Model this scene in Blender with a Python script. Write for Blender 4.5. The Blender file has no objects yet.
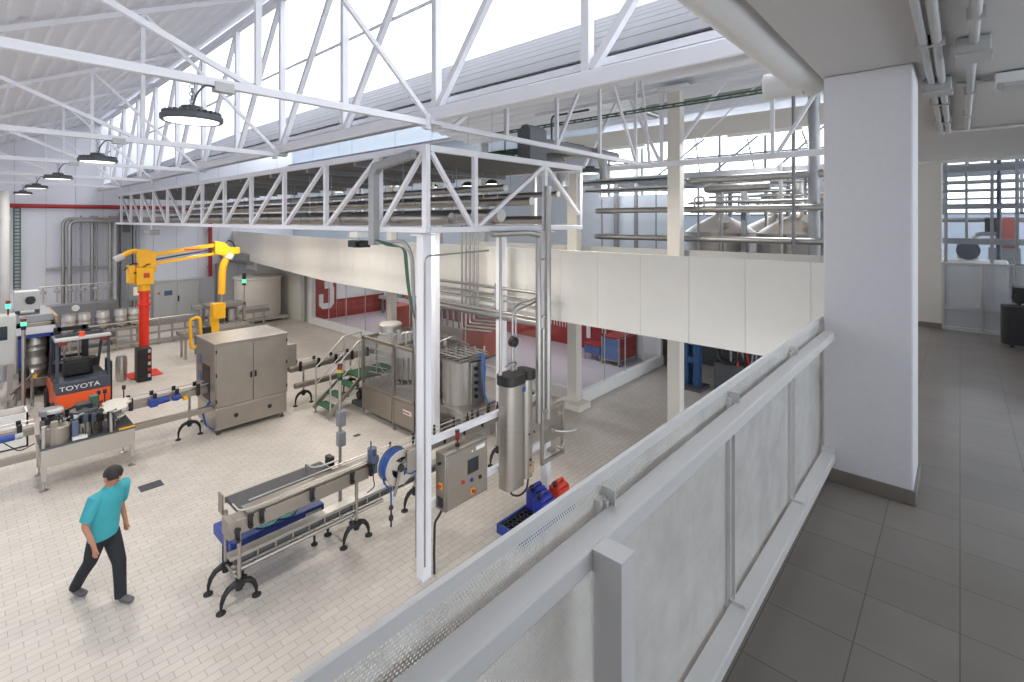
import bpy, math, random
from mathutils import Vector, Matrix
random.seed(7)
S = bpy.context.scene
COL = S.collection
# ------------------------------------------------------------------ camera, sky, exposure
EYE = 5.0                                   # eye height over the hall floor; the gallery floor is 1.65 below it
FL = 496.0
cam_data = bpy.data.cameras.new('camera')
cam = bpy.data.objects.new('camera', cam_data)
COL.objects.link(cam)
cam.location = (0, 0, EYE)
cam.rotation_euler = (math.radians(90), 0, math.atan2(.6703, .7421))
cam_data.sensor_width = 36
cam_data.lens = 36 * FL / 1024
cam_data.shift_y = -(341 - 220) / 1024
cam_data.clip_start = .02
S.camera = cam
world = bpy.data.worlds.new('overcast_sky')
S.world = world
world.use_nodes = True
wb = world.node_tree.nodes['Background']
wb.inputs[0].default_value = (.88, .935, 1.0, 1)
wb.inputs[1].default_value = 4.2
S.view_settings.view_transform = 'Standard'
S.view_settings.look = 'None'
S.view_settings.exposure = -0.1
S.view_settings.gamma = 1.0
S.view_settings.use_curve_mapping = False

def area(name, loc, rot, sx, sy, watts, col=(1, 1, 1)):
    d = bpy.data.lights.new(name, 'AREA')
    d.shape = 'RECTANGLE'; d.size = sx; d.size_y = sy; d.energy = watts; d.color = col
    o = bpy.data.objects.new(name, d); COL.objects.link(o)
    o.location = loc; o.rotation_euler = rot
    return o

# ------------------------------------------------------------------ survey helpers: a point on a real plane
def ray(x, y):
    a = (x - 512) / FL; b = (220 - y) / FL
    return Vector((-.6703 + .7421 * a, .7421 + .6703 * a, b))
def onz(x, y, z):
    r = ray(x, y); t = (z - EYE) / r.z
    return Vector((r.x * t, r.y * t, z))
def ony(x, y, Y):
    r = ray(x, y); t = Y / r.y
    return Vector((r.x * t, Y, EYE + r.z * t))
def onx(x, y, X):
    r = ray(x, y); t = X / r.x
    return Vector((X, r.y * t, EYE + r.z * t))

# ------------------------------------------------------------------ materials
def lin(r, g, b):
    f = lambda c: (c / 255 / 12.92) if c / 255 <= .04045 else ((c / 255 + .055) / 1.055) ** 2.4
    return (f(r), f(g), f(b), 1)
def base_mat(name):
    m = bpy.data.materials.new(name); m.use_nodes = True
    nt = m.node_tree; b = nt.nodes['Principled BSDF']
    return m, nt, b
def vmul(c, k): return tuple(min(1, v * k) for v in c[:3]) + (1,)
def mat(name, col, rough=.5, metal=0.0, noise=.06, scale=6.0, bump=0.0, stretch=None):
    m, nt, b = base_mat(name)
    tc = nt.nodes.new('ShaderNodeTexCoord')
    nz = nt.nodes.new('ShaderNodeTexNoise'); nz.inputs['Scale'].default_value = scale; nz.inputs['Detail'].default_value = 4
    src = tc.outputs['Object']
    if stretch:
        mp = nt.nodes.new('ShaderNodeMapping'); mp.inputs['Scale'].default_value = stretch
        nt.links.new(src, mp.inputs[0]); src = mp.outputs[0]
    nt.links.new(src, nz.inputs['Vector'])
    mx = nt.nodes.new('ShaderNodeMix'); mx.data_type = 'RGBA'
    mx.inputs[6].default_value = vmul(col, 1 - noise * 1.6); mx.inputs[7].default_value = vmul(col, 1 + noise * 1.6)
    nt.links.new(nz.outputs['Fac'], mx.inputs[0]); nt.links.new(mx.outputs[2], b.inputs['Base Color'])
    b.inputs['Roughness'].default_value = rough; b.inputs['Metallic'].default_value = metal
    if bump:
        bp = nt.nodes.new('ShaderNodeBump'); bp.inputs['Strength'].default_value = bump; bp.inputs['Distance'].default_value = .01
        nt.links.new(nz.outputs['Fac'], bp.inputs['Height']); nt.links.new(bp.outputs[0], b.inputs['Normal'])
    return m
def tile_mat(name, c1, c2, grout, w, h, rough, offset=.5, gap=.004, along_y=True, shift=(0, 0, 0), stain=.1):
    m, nt, b = base_mat(name)
    tc = nt.nodes.new('ShaderNodeTexCoord'); mp = nt.nodes.new('ShaderNodeMapping')
    mp.inputs['Location'].default_value = shift
    if along_y: mp.inputs['Rotation'].default_value = (0, 0, math.radians(90))
    nt.links.new(tc.outputs['Object'], mp.inputs[0])
    br = nt.nodes.new('ShaderNodeTexBrick')
    br.inputs['Scale'].default_value = 1; br.inputs['Brick Width'].default_value = w; br.inputs['Row Height'].default_value = h
    br.inputs['Mortar Size'].default_value = gap; br.inputs['Mortar Smooth'].default_value = .1; br.offset = offset
    br.inputs['Color1'].default_value = c1; br.inputs['Color2'].default_value = c2; br.inputs['Mortar'].default_value = grout
    nt.links.new(mp.outputs[0], br.inputs['Vector'])
    nz = nt.nodes.new('ShaderNodeTexNoise'); nz.inputs['Scale'].default_value = 1.7; nz.inputs['Detail'].default_value = 6
    nt.links.new(tc.outputs['Object'], nz.inputs['Vector'])
    rp = nt.nodes.new('ShaderNodeMapRange'); rp.inputs[1].default_value = .3; rp.inputs[2].default_value = .7
    rp.inputs[3].default_value = 1 - stain; rp.inputs[4].default_value = 1 + stain
    nt.links.new(nz.outputs['Fac'], rp.inputs[0])
    vm = nt.nodes.new('ShaderNodeVectorMath'); vm.operation = 'SCALE'
    nt.links.new(br.outputs['Color'], vm.inputs[0]); nt.links.new(rp.outputs[0], vm.inputs['Scale'])
    nt.links.new(vm.outputs[0], b.inputs['Base Color'])
    b.inputs['Roughness'].default_value = rough
    return m
def glass_mat(name, tint=(.97, .985, 1, 1), gloss=.07):
    m = bpy.data.materials.new(name); m.use_nodes = True; nt = m.node_tree
    nt.nodes.remove(nt.nodes['Principled BSDF'])
    t = nt.nodes.new('ShaderNodeBsdfTransparent'); t.inputs[0].default_value = tint
    g = nt.nodes.new('ShaderNodeBsdfGlossy'); g.inputs['Roughness'].default_value = .05
    x = nt.nodes.new('ShaderNodeMixShader'); x.inputs[0].default_value = gloss
    nt.links.new(t.outputs[0], x.inputs[1]); nt.links.new(g.outputs[0], x.inputs[2])
    nt.links.new(x.outputs[0], nt.nodes['Material Output'].inputs[0])
    return m
def frosted_mat(name, col, mixf):
    m, nt, b = base_mat(name)
    b.inputs['Base Color'].default_value = col; b.inputs['Roughness'].default_value = .25
    t = nt.nodes.new('ShaderNodeBsdfTransparent'); x = nt.nodes.new('ShaderNodeMixShader'); x.inputs[0].default_value = mixf
    nt.links.new(t.outputs[0], x.inputs[1]); nt.links.new(b.outputs[0], x.inputs[2])
    nt.links.new(x.outputs[0], nt.nodes['Material Output'].inputs[0])
    return m
def perforated_mat(name, col, pitch, hole):
    """painted sheet pierced by staggered round holes (in the object's y/z plane)"""
    m, nt, b = base_mat(name)
    b.inputs['Roughness'].default_value = .45
    N = nt.nodes.new; L = nt.links.new
    tc = N('ShaderNodeTexCoord'); sp = N('ShaderNodeSeparateXYZ'); L(tc.outputs['Object'], sp.inputs[0])
    nz = N('ShaderNodeTexNoise'); nz.inputs['Scale'].default_value = 5; nz.inputs['Detail'].default_value = 8; nz.inputs['Roughness'].default_value = .7
    L(tc.outputs['Object'], nz.inputs['Vector'])
    rp = N('ShaderNodeMapRange'); rp.inputs[1].default_value = .36; rp.inputs[2].default_value = .62; rp.inputs[3].default_value = .8; rp.inputs[4].default_value = 1
    L(nz.outputs['Fac'], rp.inputs[0])
    vm = N('ShaderNodeVectorMath'); vm.operation = 'SCALE'; vm.inputs[0].default_value = col[:3]; L(rp.outputs[0], vm.inputs['Scale'])
    L(vm.outputs[0], b.inputs['Base Color'])
    def mth(op, a, c=None):
        n = N('ShaderNodeMath'); n.operation = op
        for i, v in enumerate((a, c)):
            if v is None: continue
            if isinstance(v, (int, float)): n.inputs[i].default_value = v
            else: L(v, n.inputs[i])
        return n.outputs[0]
    v = mth('DIVIDE', sp.outputs['Z'], pitch * .866)
    row = mth('FLOOR', v); odd = mth('MULTIPLY', mth('FLOORED_MODULO', row, 2), .5)
    u = mth('ADD', mth('DIVIDE', sp.outputs['Y'], pitch), odd)
    fu = mth('SUBTRACT', mth('FRACT', u), .5); fv = mth('SUBTRACT', mth('FRACT', v), .5)
    r2 = mth('ADD', mth('MULTIPLY', fu, fu), mth('MULTIPLY', fv, fv))
    hole_f = mth('LESS_THAN', r2, (hole / pitch / 2) ** 2)
    t = N('ShaderNodeBsdfTransparent'); x = N('ShaderNodeMixShader')
    L(hole_f, x.inputs[0]); L(b.outputs[0], x.inputs[1]); L(t.outputs[0], x.inputs[2])
    L(x.outputs[0], nt.nodes['Material Output'].inputs[0])
    return m
def emit_mat(name, col, s):
    m, nt, b = base_mat(name)
    b.inputs['Base Color'].default_value = col; b.inputs['Emission Color'].default_value = col; b.inputs['Emission Strength'].default_value = s
    return m
K = {}
K['paint'] = mat('white_steel_paint', lin(226, 226, 231), .42, 0, .02)
K['paint_grey'] = mat('grey_white_rail_paint', lin(226, 224, 222), .38, 0, .02)
K['plaster'] = mat('white_plaster', lin(226, 225, 228), .75, 0, .02, 30, .25)
K['ceil'] = mat('ceiling_paint', lin(200, 198, 196), .85, 0, .02, 20)
K['wallp'] = mat('wall_panel_paint', lin(219, 220, 228), .6, 0, .015, 2)
K['beige'] = mat('beige_wall_paint', lin(214, 210, 202), .6, 0, .02, 2)
K['deck'] = mat('roof_deck_paint', lin(233, 234, 240), .45, 0, .02)
K['clad'] = mat('weathered_grey_cladding', lin(74, 74, 81), .7, 0, .03)
K['panel'] = mat('cream_parapet_panel', lin(232, 229, 221), .5, 0, .025, 3)
K['steel'] = mat('brushed_stainless', lin(176, 171, 164), .36, .92, .1, 5, 0, (1, 1, 14))
K['steel2'] = mat('bright_stainless', lin(196, 193, 189), .38, .85, .06, 5)
K['steeld'] = mat('dull_stainless_sheet', lin(160, 153, 144), .4, .85, .08, 3)
K['steell'] = mat('pale_stainless_sheet', lin(190, 184, 174), .45, .6, .05, 3)
K['pipe'] = mat('stainless_pipe', lin(168, 166, 163), .36, .9, .06, 4)
K['conduit'] = mat('pale_zinc_conduit', lin(196, 196, 195), .45, .3, .05, 14)
K['galv'] = mat('galvanised_steel', lin(160, 162, 164), .5, .6, .08, 14)
K['dgrey'] = mat('dark_grey_paint', lin(78, 80, 84), .5, 0, .08)
K['mgrey'] = mat('mid_grey_paint', lin(128, 130, 133), .5, 0, .06)
K['lgrey'] = mat('light_grey_cabinet_paint', lin(186, 186, 184), .45, 0, .03)
K['black'] = mat('black_plastic', lin(28, 28, 30), .45, 0, .1)
K['rubber'] = mat('black_rubber', lin(38, 38, 40), .75, 0, .1)
K['belt'] = mat('dark_belt', lin(74, 74, 76), .6, 0, .06, 20)
K['blue'] = mat('blue_paint', lin(42, 68, 150), .45, 0, .08)
K['hose'] = mat('blue_hose', lin(36, 78, 150), .4, 0, .05)
K['can_blue'] = mat('blue_plastic', lin(44, 56, 148), .4, 0, .08)
K['can_red'] = mat('red_plastic', lin(190, 58, 38), .4, 0, .08)
K['motor'] = mat('blue_grey_motor_paint', lin(84, 98, 124), .45, 0, .06)
K['yellow'] = mat('yellow_machine_paint', lin(240, 178, 24), .4, 0, .05)
K['red'] = mat('red_post_paint', lin(222, 48, 22), .4, 0, .05)
K['redpipe'] = mat('red_sprinkler_paint', lin(160, 40, 42), .45, 0, .05)
K['redwall'] = mat('red_wall_paint', lin(150, 42, 38), .5, 0, .04)
K['redcab'] = mat('red_cabinet_paint', lin(165, 62, 50), .45, 0, .05)
K['orange'] = mat('orange_truck_paint', lin(232, 88, 32), .4, 0, .05)
K['slate'] = mat('slate_truck_paint', lin(62, 68, 80), .45, 0, .05)
K['green'] = mat('green_grating', lin(40, 92, 62), .6, 0, .08, 20)
K['greenc'] = mat('green_cable_tray', lin(58, 92, 74), .5, 0, .06)
K['white'] = mat('white_plastic', lin(228, 228, 226), .5, 0, .03)
K['tank'] = mat('cream_plastic_tank', lin(214, 208, 198), .5, 0, .04, 3)
K['copper'] = mat('warm_steel_dome', lin(196, 184, 170), .3, .9, .06, 3)
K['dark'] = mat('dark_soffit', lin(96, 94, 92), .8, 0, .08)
K['bwall'] = mat('blue_grey_wall', lin(182, 190, 200), .6, 0, .03, 2)
K['lens'] = emit_mat('lamp_lens_glow', (1, .95, .86, 1), 2.6)
K['lgreen'] = emit_mat('green_signal_glow', (.1, .9, .45, 1), 1.2)
K['sred'] = mat('red_signal_lens', lin(120, 28, 22), .3)
K['syel'] = mat('yellow_signal_lens', lin(200, 160, 30), .3)
K['sgrn'] = mat('green_signal_lens', lin(24, 110, 64), .3)
K['glass'] = glass_mat('clear_glass')
K['sky_glass'] = glass_mat('rooflight_glass', (1, 1, 1, 1), .03)
K['guard'] = glass_mat('clear_guard_sheet', (.94, .95, .96, 1), .08)
K['frost'] = frosted_mat('frosted_grey_glass', lin(200, 200, 204), .6)
K['mesh'] = perforated_mat('perforated_white_sheet', lin(242, 240, 236), .0078, .0050)
K['screen'] = mat('dark_screen', lin(34, 40, 48), .2)
K['tile'] = tile_mat('beige_floor_tile', lin(205, 198, 189), lin(198, 191, 182), lin(168, 160, 151), .24, .118, .5, gap=.0045, stain=.05)
K['gtile'] = tile_mat('grey_gallery_tile', lin(138, 131, 125), lin(130, 124, 118), lin(96, 91, 87), .334, .31, .3, 0.0, .0025, True, (-.485, 0, 0), .14)
K['btile'] = mat('grey_baseboard_tile', lin(128, 120, 113), .4, 0, .08, 8)
K['skin'] = mat('skin', lin(176, 124, 98), .55, 0, .04)
K['teal'] = mat('teal_cotton', lin(62, 160, 170), .85, 0, .06, 12)
K['trouser'] = mat('black_trousers', lin(34, 36, 42), .85, 0, .08, 12)
K['shoe'] = mat('grey_shoes', lin(92, 92, 94), .6, 0, .08)
K['hair'] = mat('dark_hair', lin(40, 32, 28), .6, 0, .1, 30)
K['brown'] = mat('cardboard', lin(176, 146, 118), .7, 0, .08)
K['bottle'] = mat('brown_bottle_glass', lin(52, 34, 22), .12, 0, .08)
K['copperm'] = mat('brick_red_distant', lin(170, 90, 80), .6)

# ------------------------------------------------------------------ mesh builder
OFF = {}
class MB:
    def __init__(s): s.v = []; s.f = []; s.sm = []
    def add(s, vs, fs, smooth=False):
        n = len(s.v); s.v += [tuple(v) for v in vs]
        for f in fs: s.f.append(tuple(i + n for i in f)); s.sm.append(smooth)
        return s
    def box(s, x0, x1, y0, y1, z0, z1):
        return s.add([(x0, y0, z0), (x1, y0, z0), (x1, y1, z0), (x0, y1, z0), (x0, y0, z1), (x1, y0, z1), (x1, y1, z1), (x0, y1, z1)],
                     [(3, 2, 1, 0), (4, 5, 6, 7), (0, 1, 5, 4), (1, 2, 6, 5), (2, 3, 7, 6), (3, 0, 4, 7)])
    def obox(s, c, size, rz=0, rx=0, ry=0):
        M = Matrix.Translation(c) @ Matrix.Rotation(rz, 4, 'Z') @ Matrix.Rotation(ry, 4, 'Y') @ Matrix.Rotation(rx, 4, 'X')
        a, b, d = size[0] / 2, size[1] / 2, size[2] / 2
        vs = [M @ Vector(p) for p in [(-a, -b, -d), (a, -b, -d), (a, b, -d), (-a, b, -d), (-a, -b, d), (a, -b, d), (a, b, d), (-a, b, d)]]
        return s.add(vs, [(3, 2, 1, 0), (4, 5, 6, 7), (0, 1, 5, 4), (1, 2, 6, 5), (2, 3, 7, 6), (3, 0, 4, 7)])
    def bar(s, p0, p1, w, h, up=(0, 0, 1)):
        """rectangular tube from p0 to p1, w across, h in the plane of `up`"""
        p0 = Vector(p0); p1 = Vector(p1); t = (p1 - p0).normalized(); u = Vector(up)
        if abs(t.dot(u)) > .99: u = Vector((0, 1, 0))
        a = t.cross(u).normalized() * (w / 2); b = a.cross(t).normalized() * (h / 2)
        vs = [p0 - a - b, p0 + a - b, p0 + a + b, p0 - a + b, p1 - a - b, p1 + a - b, p1 + a + b, p1 - a + b]
        return s.add(vs, [(3, 2, 1, 0), (4, 5, 6, 7), (0, 1, 5, 4), (1, 2, 6, 5), (2, 3, 7, 6), (3, 0, 4, 7)])
    def cyl(s, p0, p1, r, n=14, r2=None, cap=True):
        p0 = Vector(p0); p1 = Vector(p1); t = (p1 - p0).normalized()
        u = Vector((0, 0, 1)) if abs(t.z) < .9 else Vector((1, 0, 0))
        a = t.cross(u).normalized(); b = t.cross(a)
        r2 = r if r2 is None else r2; vs = []
        for p, q in ((p0, r), (p1, r2)):
            for i in range(n):
                an = 2 * math.pi * i / n; vs.append(p + a * math.cos(an) * q + b * math.sin(an) * q)
        s.add(vs, [(i, (i + 1) % n, n + (i + 1) % n, n + i) for i in range(n)], True)
        if cap: s.add(vs, [tuple(range(n))[::-1], tuple(range(n, 2 * n))])
        return s
    def path(s, pts, r, n=10, fillet=0.0, closed=False):
        P = [Vector(p) for p in pts]
        if fillet:
            Q = [P[0]]
            for i in range(1, len(P) - 1):
                d0 = (P[i - 1] - P[i]); d1 = (P[i + 1] - P[i]); k = min(fillet, d0.length * .45, d1.length * .45)
                A = P[i] + d0.normalized() * k; B = P[i] + d1.normalized() * k
                for j in range(5):
                    t = j / 4; Q.append(A * (1 - t) ** 2 + P[i] * 2 * t * (1 - t) + B * t * t)
            Q.append(P[-1]); P = Q
        vs = []; fs = []; a = None; m = len(P)
        for i, p in enumerate(P):
            if closed: t = (P[(i + 1) % m] - P[i - 1]).normalized()
            else: t = (P[min(i + 1, m - 1)] - P[max(i - 1, 0)]).normalized()
            if a is None:
                u = Vector((0, 0, 1)) if abs(t.z) < .9 else Vector((1, 0, 0)); a = t.cross(u).normalized()
            a = (a - t * a.dot(t)).normalized(); b = t.cross(a)
            for k in range(n):
                an = 2 * math.pi * k / n; vs.append(p + (a * math.cos(an) + b * math.sin(an)) * r)
        for i in range(m if closed else m - 1):
            for k in range(n):
                j = (i + 1) % m; fs.append((i * n + k, i * n + (k + 1) % n, j * n + (k + 1) % n, j * n + k))
        s.add(vs, fs, True)
        if not closed: s.add(vs, [tuple(range(n))[::-1], tuple(range((m - 1) * n, m * n))])
        return s
    def lathe(s, prof, c=(0, 0, 0), n=24, axis='z', smooth=True):
        c = Vector(c); vs = []
        for r, h in prof:
            for i in range(n):
                an = 2 * math.pi * i / n; p = (r * math.cos(an), r * math.sin(an), h)
                if axis == 'x': p = (h, p[0], p[1])
                if axis == 'y': p = (p[1], h, p[0])
                vs.append(c + Vector(p))
        m = len(prof); fs = [(j * n + i, j * n + (i + 1) % n, (j + 1) * n + (i + 1) % n, (j + 1) * n + i) for j in range(m - 1) for i in range(n)]
        s.add(vs, fs, smooth)
        return s.add(vs, [tuple(range(n))[::-1], tuple(range((m - 1) * n, m * n))])
    def prism(s, poly, axis, a0, a1):
        """closed outline in the plane across `axis`; poly holds the two other coordinates in xyz order"""
        n = len(poly); vs = []
        for a in (a0, a1):
            for p, q in poly: vs.append({'x': (a, p, q), 'y': (p, a, q), 'z': (p, q, a)}[axis])
        return s.add(vs, [(i, (i + 1) % n, n + (i + 1) % n, n + i) for i in range(n)] + [tuple(range(n))[::-1], tuple(range(n, 2 * n))])
    def taper(s, pts, radii, n=14, flat=(1, 1)):
        P = [Vector(p) for p in pts]; vs = []; m = len(P); a = None
        for i, p in enumerate(P):
            t = (P[min(i + 1, m - 1)] - P[max(i - 1, 0)]).normalized()
            if a is None:
                u = Vector((0, 0, 1)) if abs(t.z) < .9 else Vector((1, 0, 0)); a = t.cross(u).normalized()
            a = (a - t * a.dot(t)).normalized(); b = t.cross(a)
            for k in range(n):
                an = 2 * math.pi * k / n; vs.append(p + (a * math.cos(an) * flat[0] + b * math.sin(an) * flat[1]) * radii[i])
        s.add(vs, [(i * n + k, i * n + (k + 1) % n, (i + 1) * n + (k + 1) % n, (i + 1) * n + k) for i in range(m - 1) for k in range(n)], True)
        return s.add(vs, [tuple(range(n))[::-1], tuple(range((m - 1) * n, m * n))])
    def loft(s, rings, ux, uy, n=24):
        """rings of (centre, half width along ux, half depth along uy)"""
        vs = []; m = len(rings)
        for c, w, d in rings:
            for k in range(n):
                an = 2 * math.pi * k / n; vs.append(Vector(c) + ux * (math.cos(an) * w) + uy * (math.sin(an) * d))
        s.add(vs, [(i * n + k, i * n + (k + 1) % n, (i + 1) * n + (k + 1) % n, (i + 1) * n + k) for i in range(m - 1) for k in range(n)], True)
        return s.add(vs, [tuple(range(n))[::-1], tuple(range((m - 1) * n, m * n))])
    def torus(s, c, R, r, axis='x', n=28, m=8, a0=0, a1=2 * math.pi):
        full = abs(a1 - a0 - 2 * math.pi) < 1e-6; pts = []
        for i in range(n if full else n + 1):
            an = a0 + (a1 - a0) * i / n; u, w = R * math.cos(an), R * math.sin(an)
            pts.append(Vector(c) + Vector({'x': (0, u, w), 'y': (u, 0, w), 'z': (u, w, 0)}[axis]))
        return s.path(pts, r, m, closed=full)
    def ball(s, c, r, n=16, sc=(1, 1, 1)):
        c = Vector(c); vs = []; fs = []; m = n // 2
        for j in range(1, m):
            th = math.pi * j / m
            for i in range(n):
                an = 2 * math.pi * i / n; vs.append(c + Vector((r * sc[0] * math.sin(th) * math.cos(an), r * sc[1] * math.sin(th) * math.sin(an), r * sc[2] * math.cos(th))))
        vs += [c + Vector((0, 0, r * sc[2])), c - Vector((0, 0, r * sc[2]))]; k = len(vs)
        for j in range(m - 2):
            for i in range(n): fs.append((j * n + i, (j + 1) * n + i, (j + 1) * n + (i + 1) % n, j * n + (i + 1) % n))
        for i in range(n): fs.append((k - 2, i, (i + 1) % n)); fs.append((k - 1, (m - 2) * n + (i + 1) % n, (m - 2) * n + i))
        return s.add(vs, fs, True)
    def rbox(s, x0, x1, y0, y1, z0, z1, r, n=5):
        """upright box with rounded vertical corners"""
        poly = []
        for cx, cy, q in ((x1 - r, y1 - r, 0), (x0 + r, y1 - r, 1), (x0 + r, y0 + r, 2), (x1 - r, y0 + r, 3)):
            for i in range(n + 1):
                an = math.pi / 2 * (q + i / n); poly.append((cx + r * math.cos(an), cy + r * math.sin(an)))
        m = len(poly); vs = [(p, q, z) for z in (z0, z1) for p, q in poly]
        s.add(vs, [(i, (i + 1) % m, m + (i + 1) % m, m + i) for i in range(m)], True)
        return s.add(vs, [tuple(range(m))[::-1], tuple(range(m, 2 * m))])
    def build(s, name, m, parent=None, bevel=0.0):
        me = bpy.data.meshes.new(name)
        if parent is not None: off = OFF[parent.name]
        else:
            xs = [v[0] for v in s.v]; ys = [v[1] for v in s.v]; zs = [v[2] for v in s.v]
            off = Vector(((min(xs) + max(xs)) / 2, (min(ys) + max(ys)) / 2, min(zs)))
        me.from_pydata([(v[0] - off.x, v[1] - off.y, v[2] - off.z) for v in s.v], [], s.f)
        me.polygons.foreach_set('use_smooth', s.sm); me.update(); me.set_sharp_from_angle(angle=math.radians(38))
        me.materials.append(K[m] if isinstance(m, str) else m)
        o = bpy.data.objects.new(name, me); COL.objects.link(o)
        OFF[o.name] = off
        if parent is not None: o.parent = parent
        else: o.location = off
        if bevel:
            b = o.modifiers.new('soft_edges', 'BEVEL'); b.width = bevel; b.segments = 2; b.limit_method = 'ANGLE'; b.angle_limit = math.radians(50)
        return o
def thing(name, label, cat, loc, group=None):
    o = bpy.data.objects.new(name, None); COL.objects.link(o); o.location = loc
    o.empty_display_size = .1
    OFF[o.name] = Vector(loc); return tag(o, label, cat, group)
def tag(o, label, cat, group=None, kind=None):
    o['label'] = label; o['category'] = cat
    if group: o['group'] = group
    if kind: o['kind'] = kind
    return o
def struct(o, label=None):
    o['kind'] = 'structure'
    if label: o['label'] = label
    return o
def copy_tree(o, parent=None, loc=None):
    c = o.copy(); COL.objects.link(c)
    if parent is not None: c.parent = parent
    if loc is not None: c.location = loc
    OFF[c.name] = Vector(c.location) if parent is None else OFF[parent.name]
    for ch in list(o.children): copy_tree(ch, c)
    return c
def text(body, name, m, size, loc, rot, parent=None, depth=.004, sx=1.0):
    cu = bpy.data.curves.new(name, 'FONT'); cu.body = body; cu.size = size; cu.extrude = depth
    cu.align_x = 'CENTER'; cu.align_y = 'CENTER'
    tmp = bpy.data.objects.new(name, cu); COL.objects.link(tmp)
    me = bpy.data.meshes.new_from_object(tmp.evaluated_get(bpy.context.evaluated_depsgraph_get()))
    bpy.data.objects.remove(tmp); me.materials.clear(); me.materials.append(K[m])
    o = bpy.data.objects.new(name, me); COL.objects.link(o)
    l = Vector(loc)
    if parent is not None: o.parent = parent; l = l - OFF[parent.name]
    o.location = l; o.rotation_euler = rot; o.scale = (sx, 1, 1)
    return o
FACE_X = (math.radians(90), 0, math.radians(90))       # lettering on a face that looks along +x
FACE_MY = (math.radians(90), 0, 0)                     # on a face that looks along -y
ORD = ['first', 'second', 'third', 'fourth', 'fifth', 'sixth', 'seventh', 'eighth']
# ================================================================== large structure
FLZ = 3.35                                   # gallery floor
RY = [-2.85, 4.42]; RZ = [6.32, 9.66]        # first saw-tooth: eaves and ridge
WALLX = -30.5
f = MB().box(WALLX, 6, -6, 24, -.2, 0).build('floor', 'tile'); struct(f, 'beige klinker tile floor of the bottling hall')
g = MB().box(-.72, 3.2, -3, 9.97, 2.93, FLZ).build('floor_gallery', 'gtile'); struct(g, 'dark grey tiled gallery floor')
struct(MB().box(WALLX - .2, WALLX, -6, 24, 0, 13).build('wall_far', 'wallp'))
struct(MB().box(WALLX, -.72, -4.4, -4.2, 0, 8).build('wall_near', 'wallp'))
struct(MB().box(-.72, 3.2, -3.2, -3.0, 2.93, 6.4).build('wall_gallery', 'plaster'))
seam = MB()
for i in range(17): seam.box(WALLX, WALLX + .012, -5.5 + i * 1.0, -5.485 + i * 1.0, .2, 9)
struct(seam.build('trim_1', 'lgrey'))
# roof decks: ribbed sheet, ribs along x
def ribbed(y0, z0, y1, z1, x0, x1, pitch=.31, depth=.045):
    L = math.hypot(y1 - y0, z1 - z0); t = Vector((0, (y1 - y0) / L, (z1 - z0) / L)); nn = Vector((0, -t.z, t.y))
    prof = []; s_ = 0
    while s_ < L:
        for ds, h in ((0, 0), (pitch * .55, 0), (pitch * .63, -depth), (pitch * .92, -depth)):
            if s_ + ds < L: prof.append((s_ + ds, h))
        s_ += pitch
    prof.append((L, 0)); vs = []
    for x in (x0, x1):
        for up_ in (0, .07):
            for sd, h in prof: vs.append(Vector((x, y0, z0)) + t * sd + nn * (up_ + (h if not up_ else h)))
    n = len(prof); fs = []
    for i in range(n - 1):
        fs += [(i, i + 1, 2 * n + i + 1, 2 * n + i), (n + i + 1, n + i, 3 * n + i, 3 * n + i + 1)]
    m = MB(); m.add(vs, fs); return m
struct(ribbed(RY[0], RZ[0] + .12, RY[1], RZ[1] + .12, WALLX, 1.2).build('ceiling_roof_deck', 'deck'))
R2 = (4.85, 6.72, 11.0, 10.05)
struct(ribbed(*R2, WALLX, 6).build('ceiling_roof_deck_middle', 'deck'))
cl = MB(); n_ = Vector((0, -(R2[3] - R2[1]), R2[2] - R2[0])).normalized(); a_ = Vector((0, R2[0], R2[1])); b_ = Vector((0, R2[2], R2[3]))
for i in range(7):
    p = a_.lerp(b_, i / 7 + .004) + n_ * .13; q = a_.lerp(b_, (i + 1) / 7 - .004) + n_ * .13
    cl.bar((WALLX, (p.y + q.y) / 2, (p.z + q.z) / 2), (6, (p.y + q.y) / 2, (p.z + q.z) / 2), (q - p).length, .02, n_)
struct(cl.build('ceiling_roof_cladding', 'clad'))
struct(ribbed(13.3, 8.3, 24.0, 9.9, WALLX, 6).build('ceiling_roof_deck_back', 'deck'))
# gutter and flashing between the teeth
struct(MB().prism([(4.5, 6.62), (4.85, 6.70), (4.85, 6.78), (4.5, 6.70)], 'x', WALLX, -.72).build('trim_2', 'paint'))
# upright roof glazing over both girders
gl = MB().box(WALLX, -.72, 4.56, 4.575, 6.6, 9.72).build('window_1', 'sky_glass'); struct(gl, 'upright roof glazing behind the lattice girder')
fr = MB()
for z in (6.64, 8.2, 9.72): fr.box(WALLX, -.72, 4.575, 4.615, z - .02, z + .02)
struct(fr.build('window_1_frame', 'paint', gl))
gl2 = MB().box(WALLX, 6, 11.14, 11.155, 7.6, 10.1).build('window_2', 'sky_glass'); struct(gl2)
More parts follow.
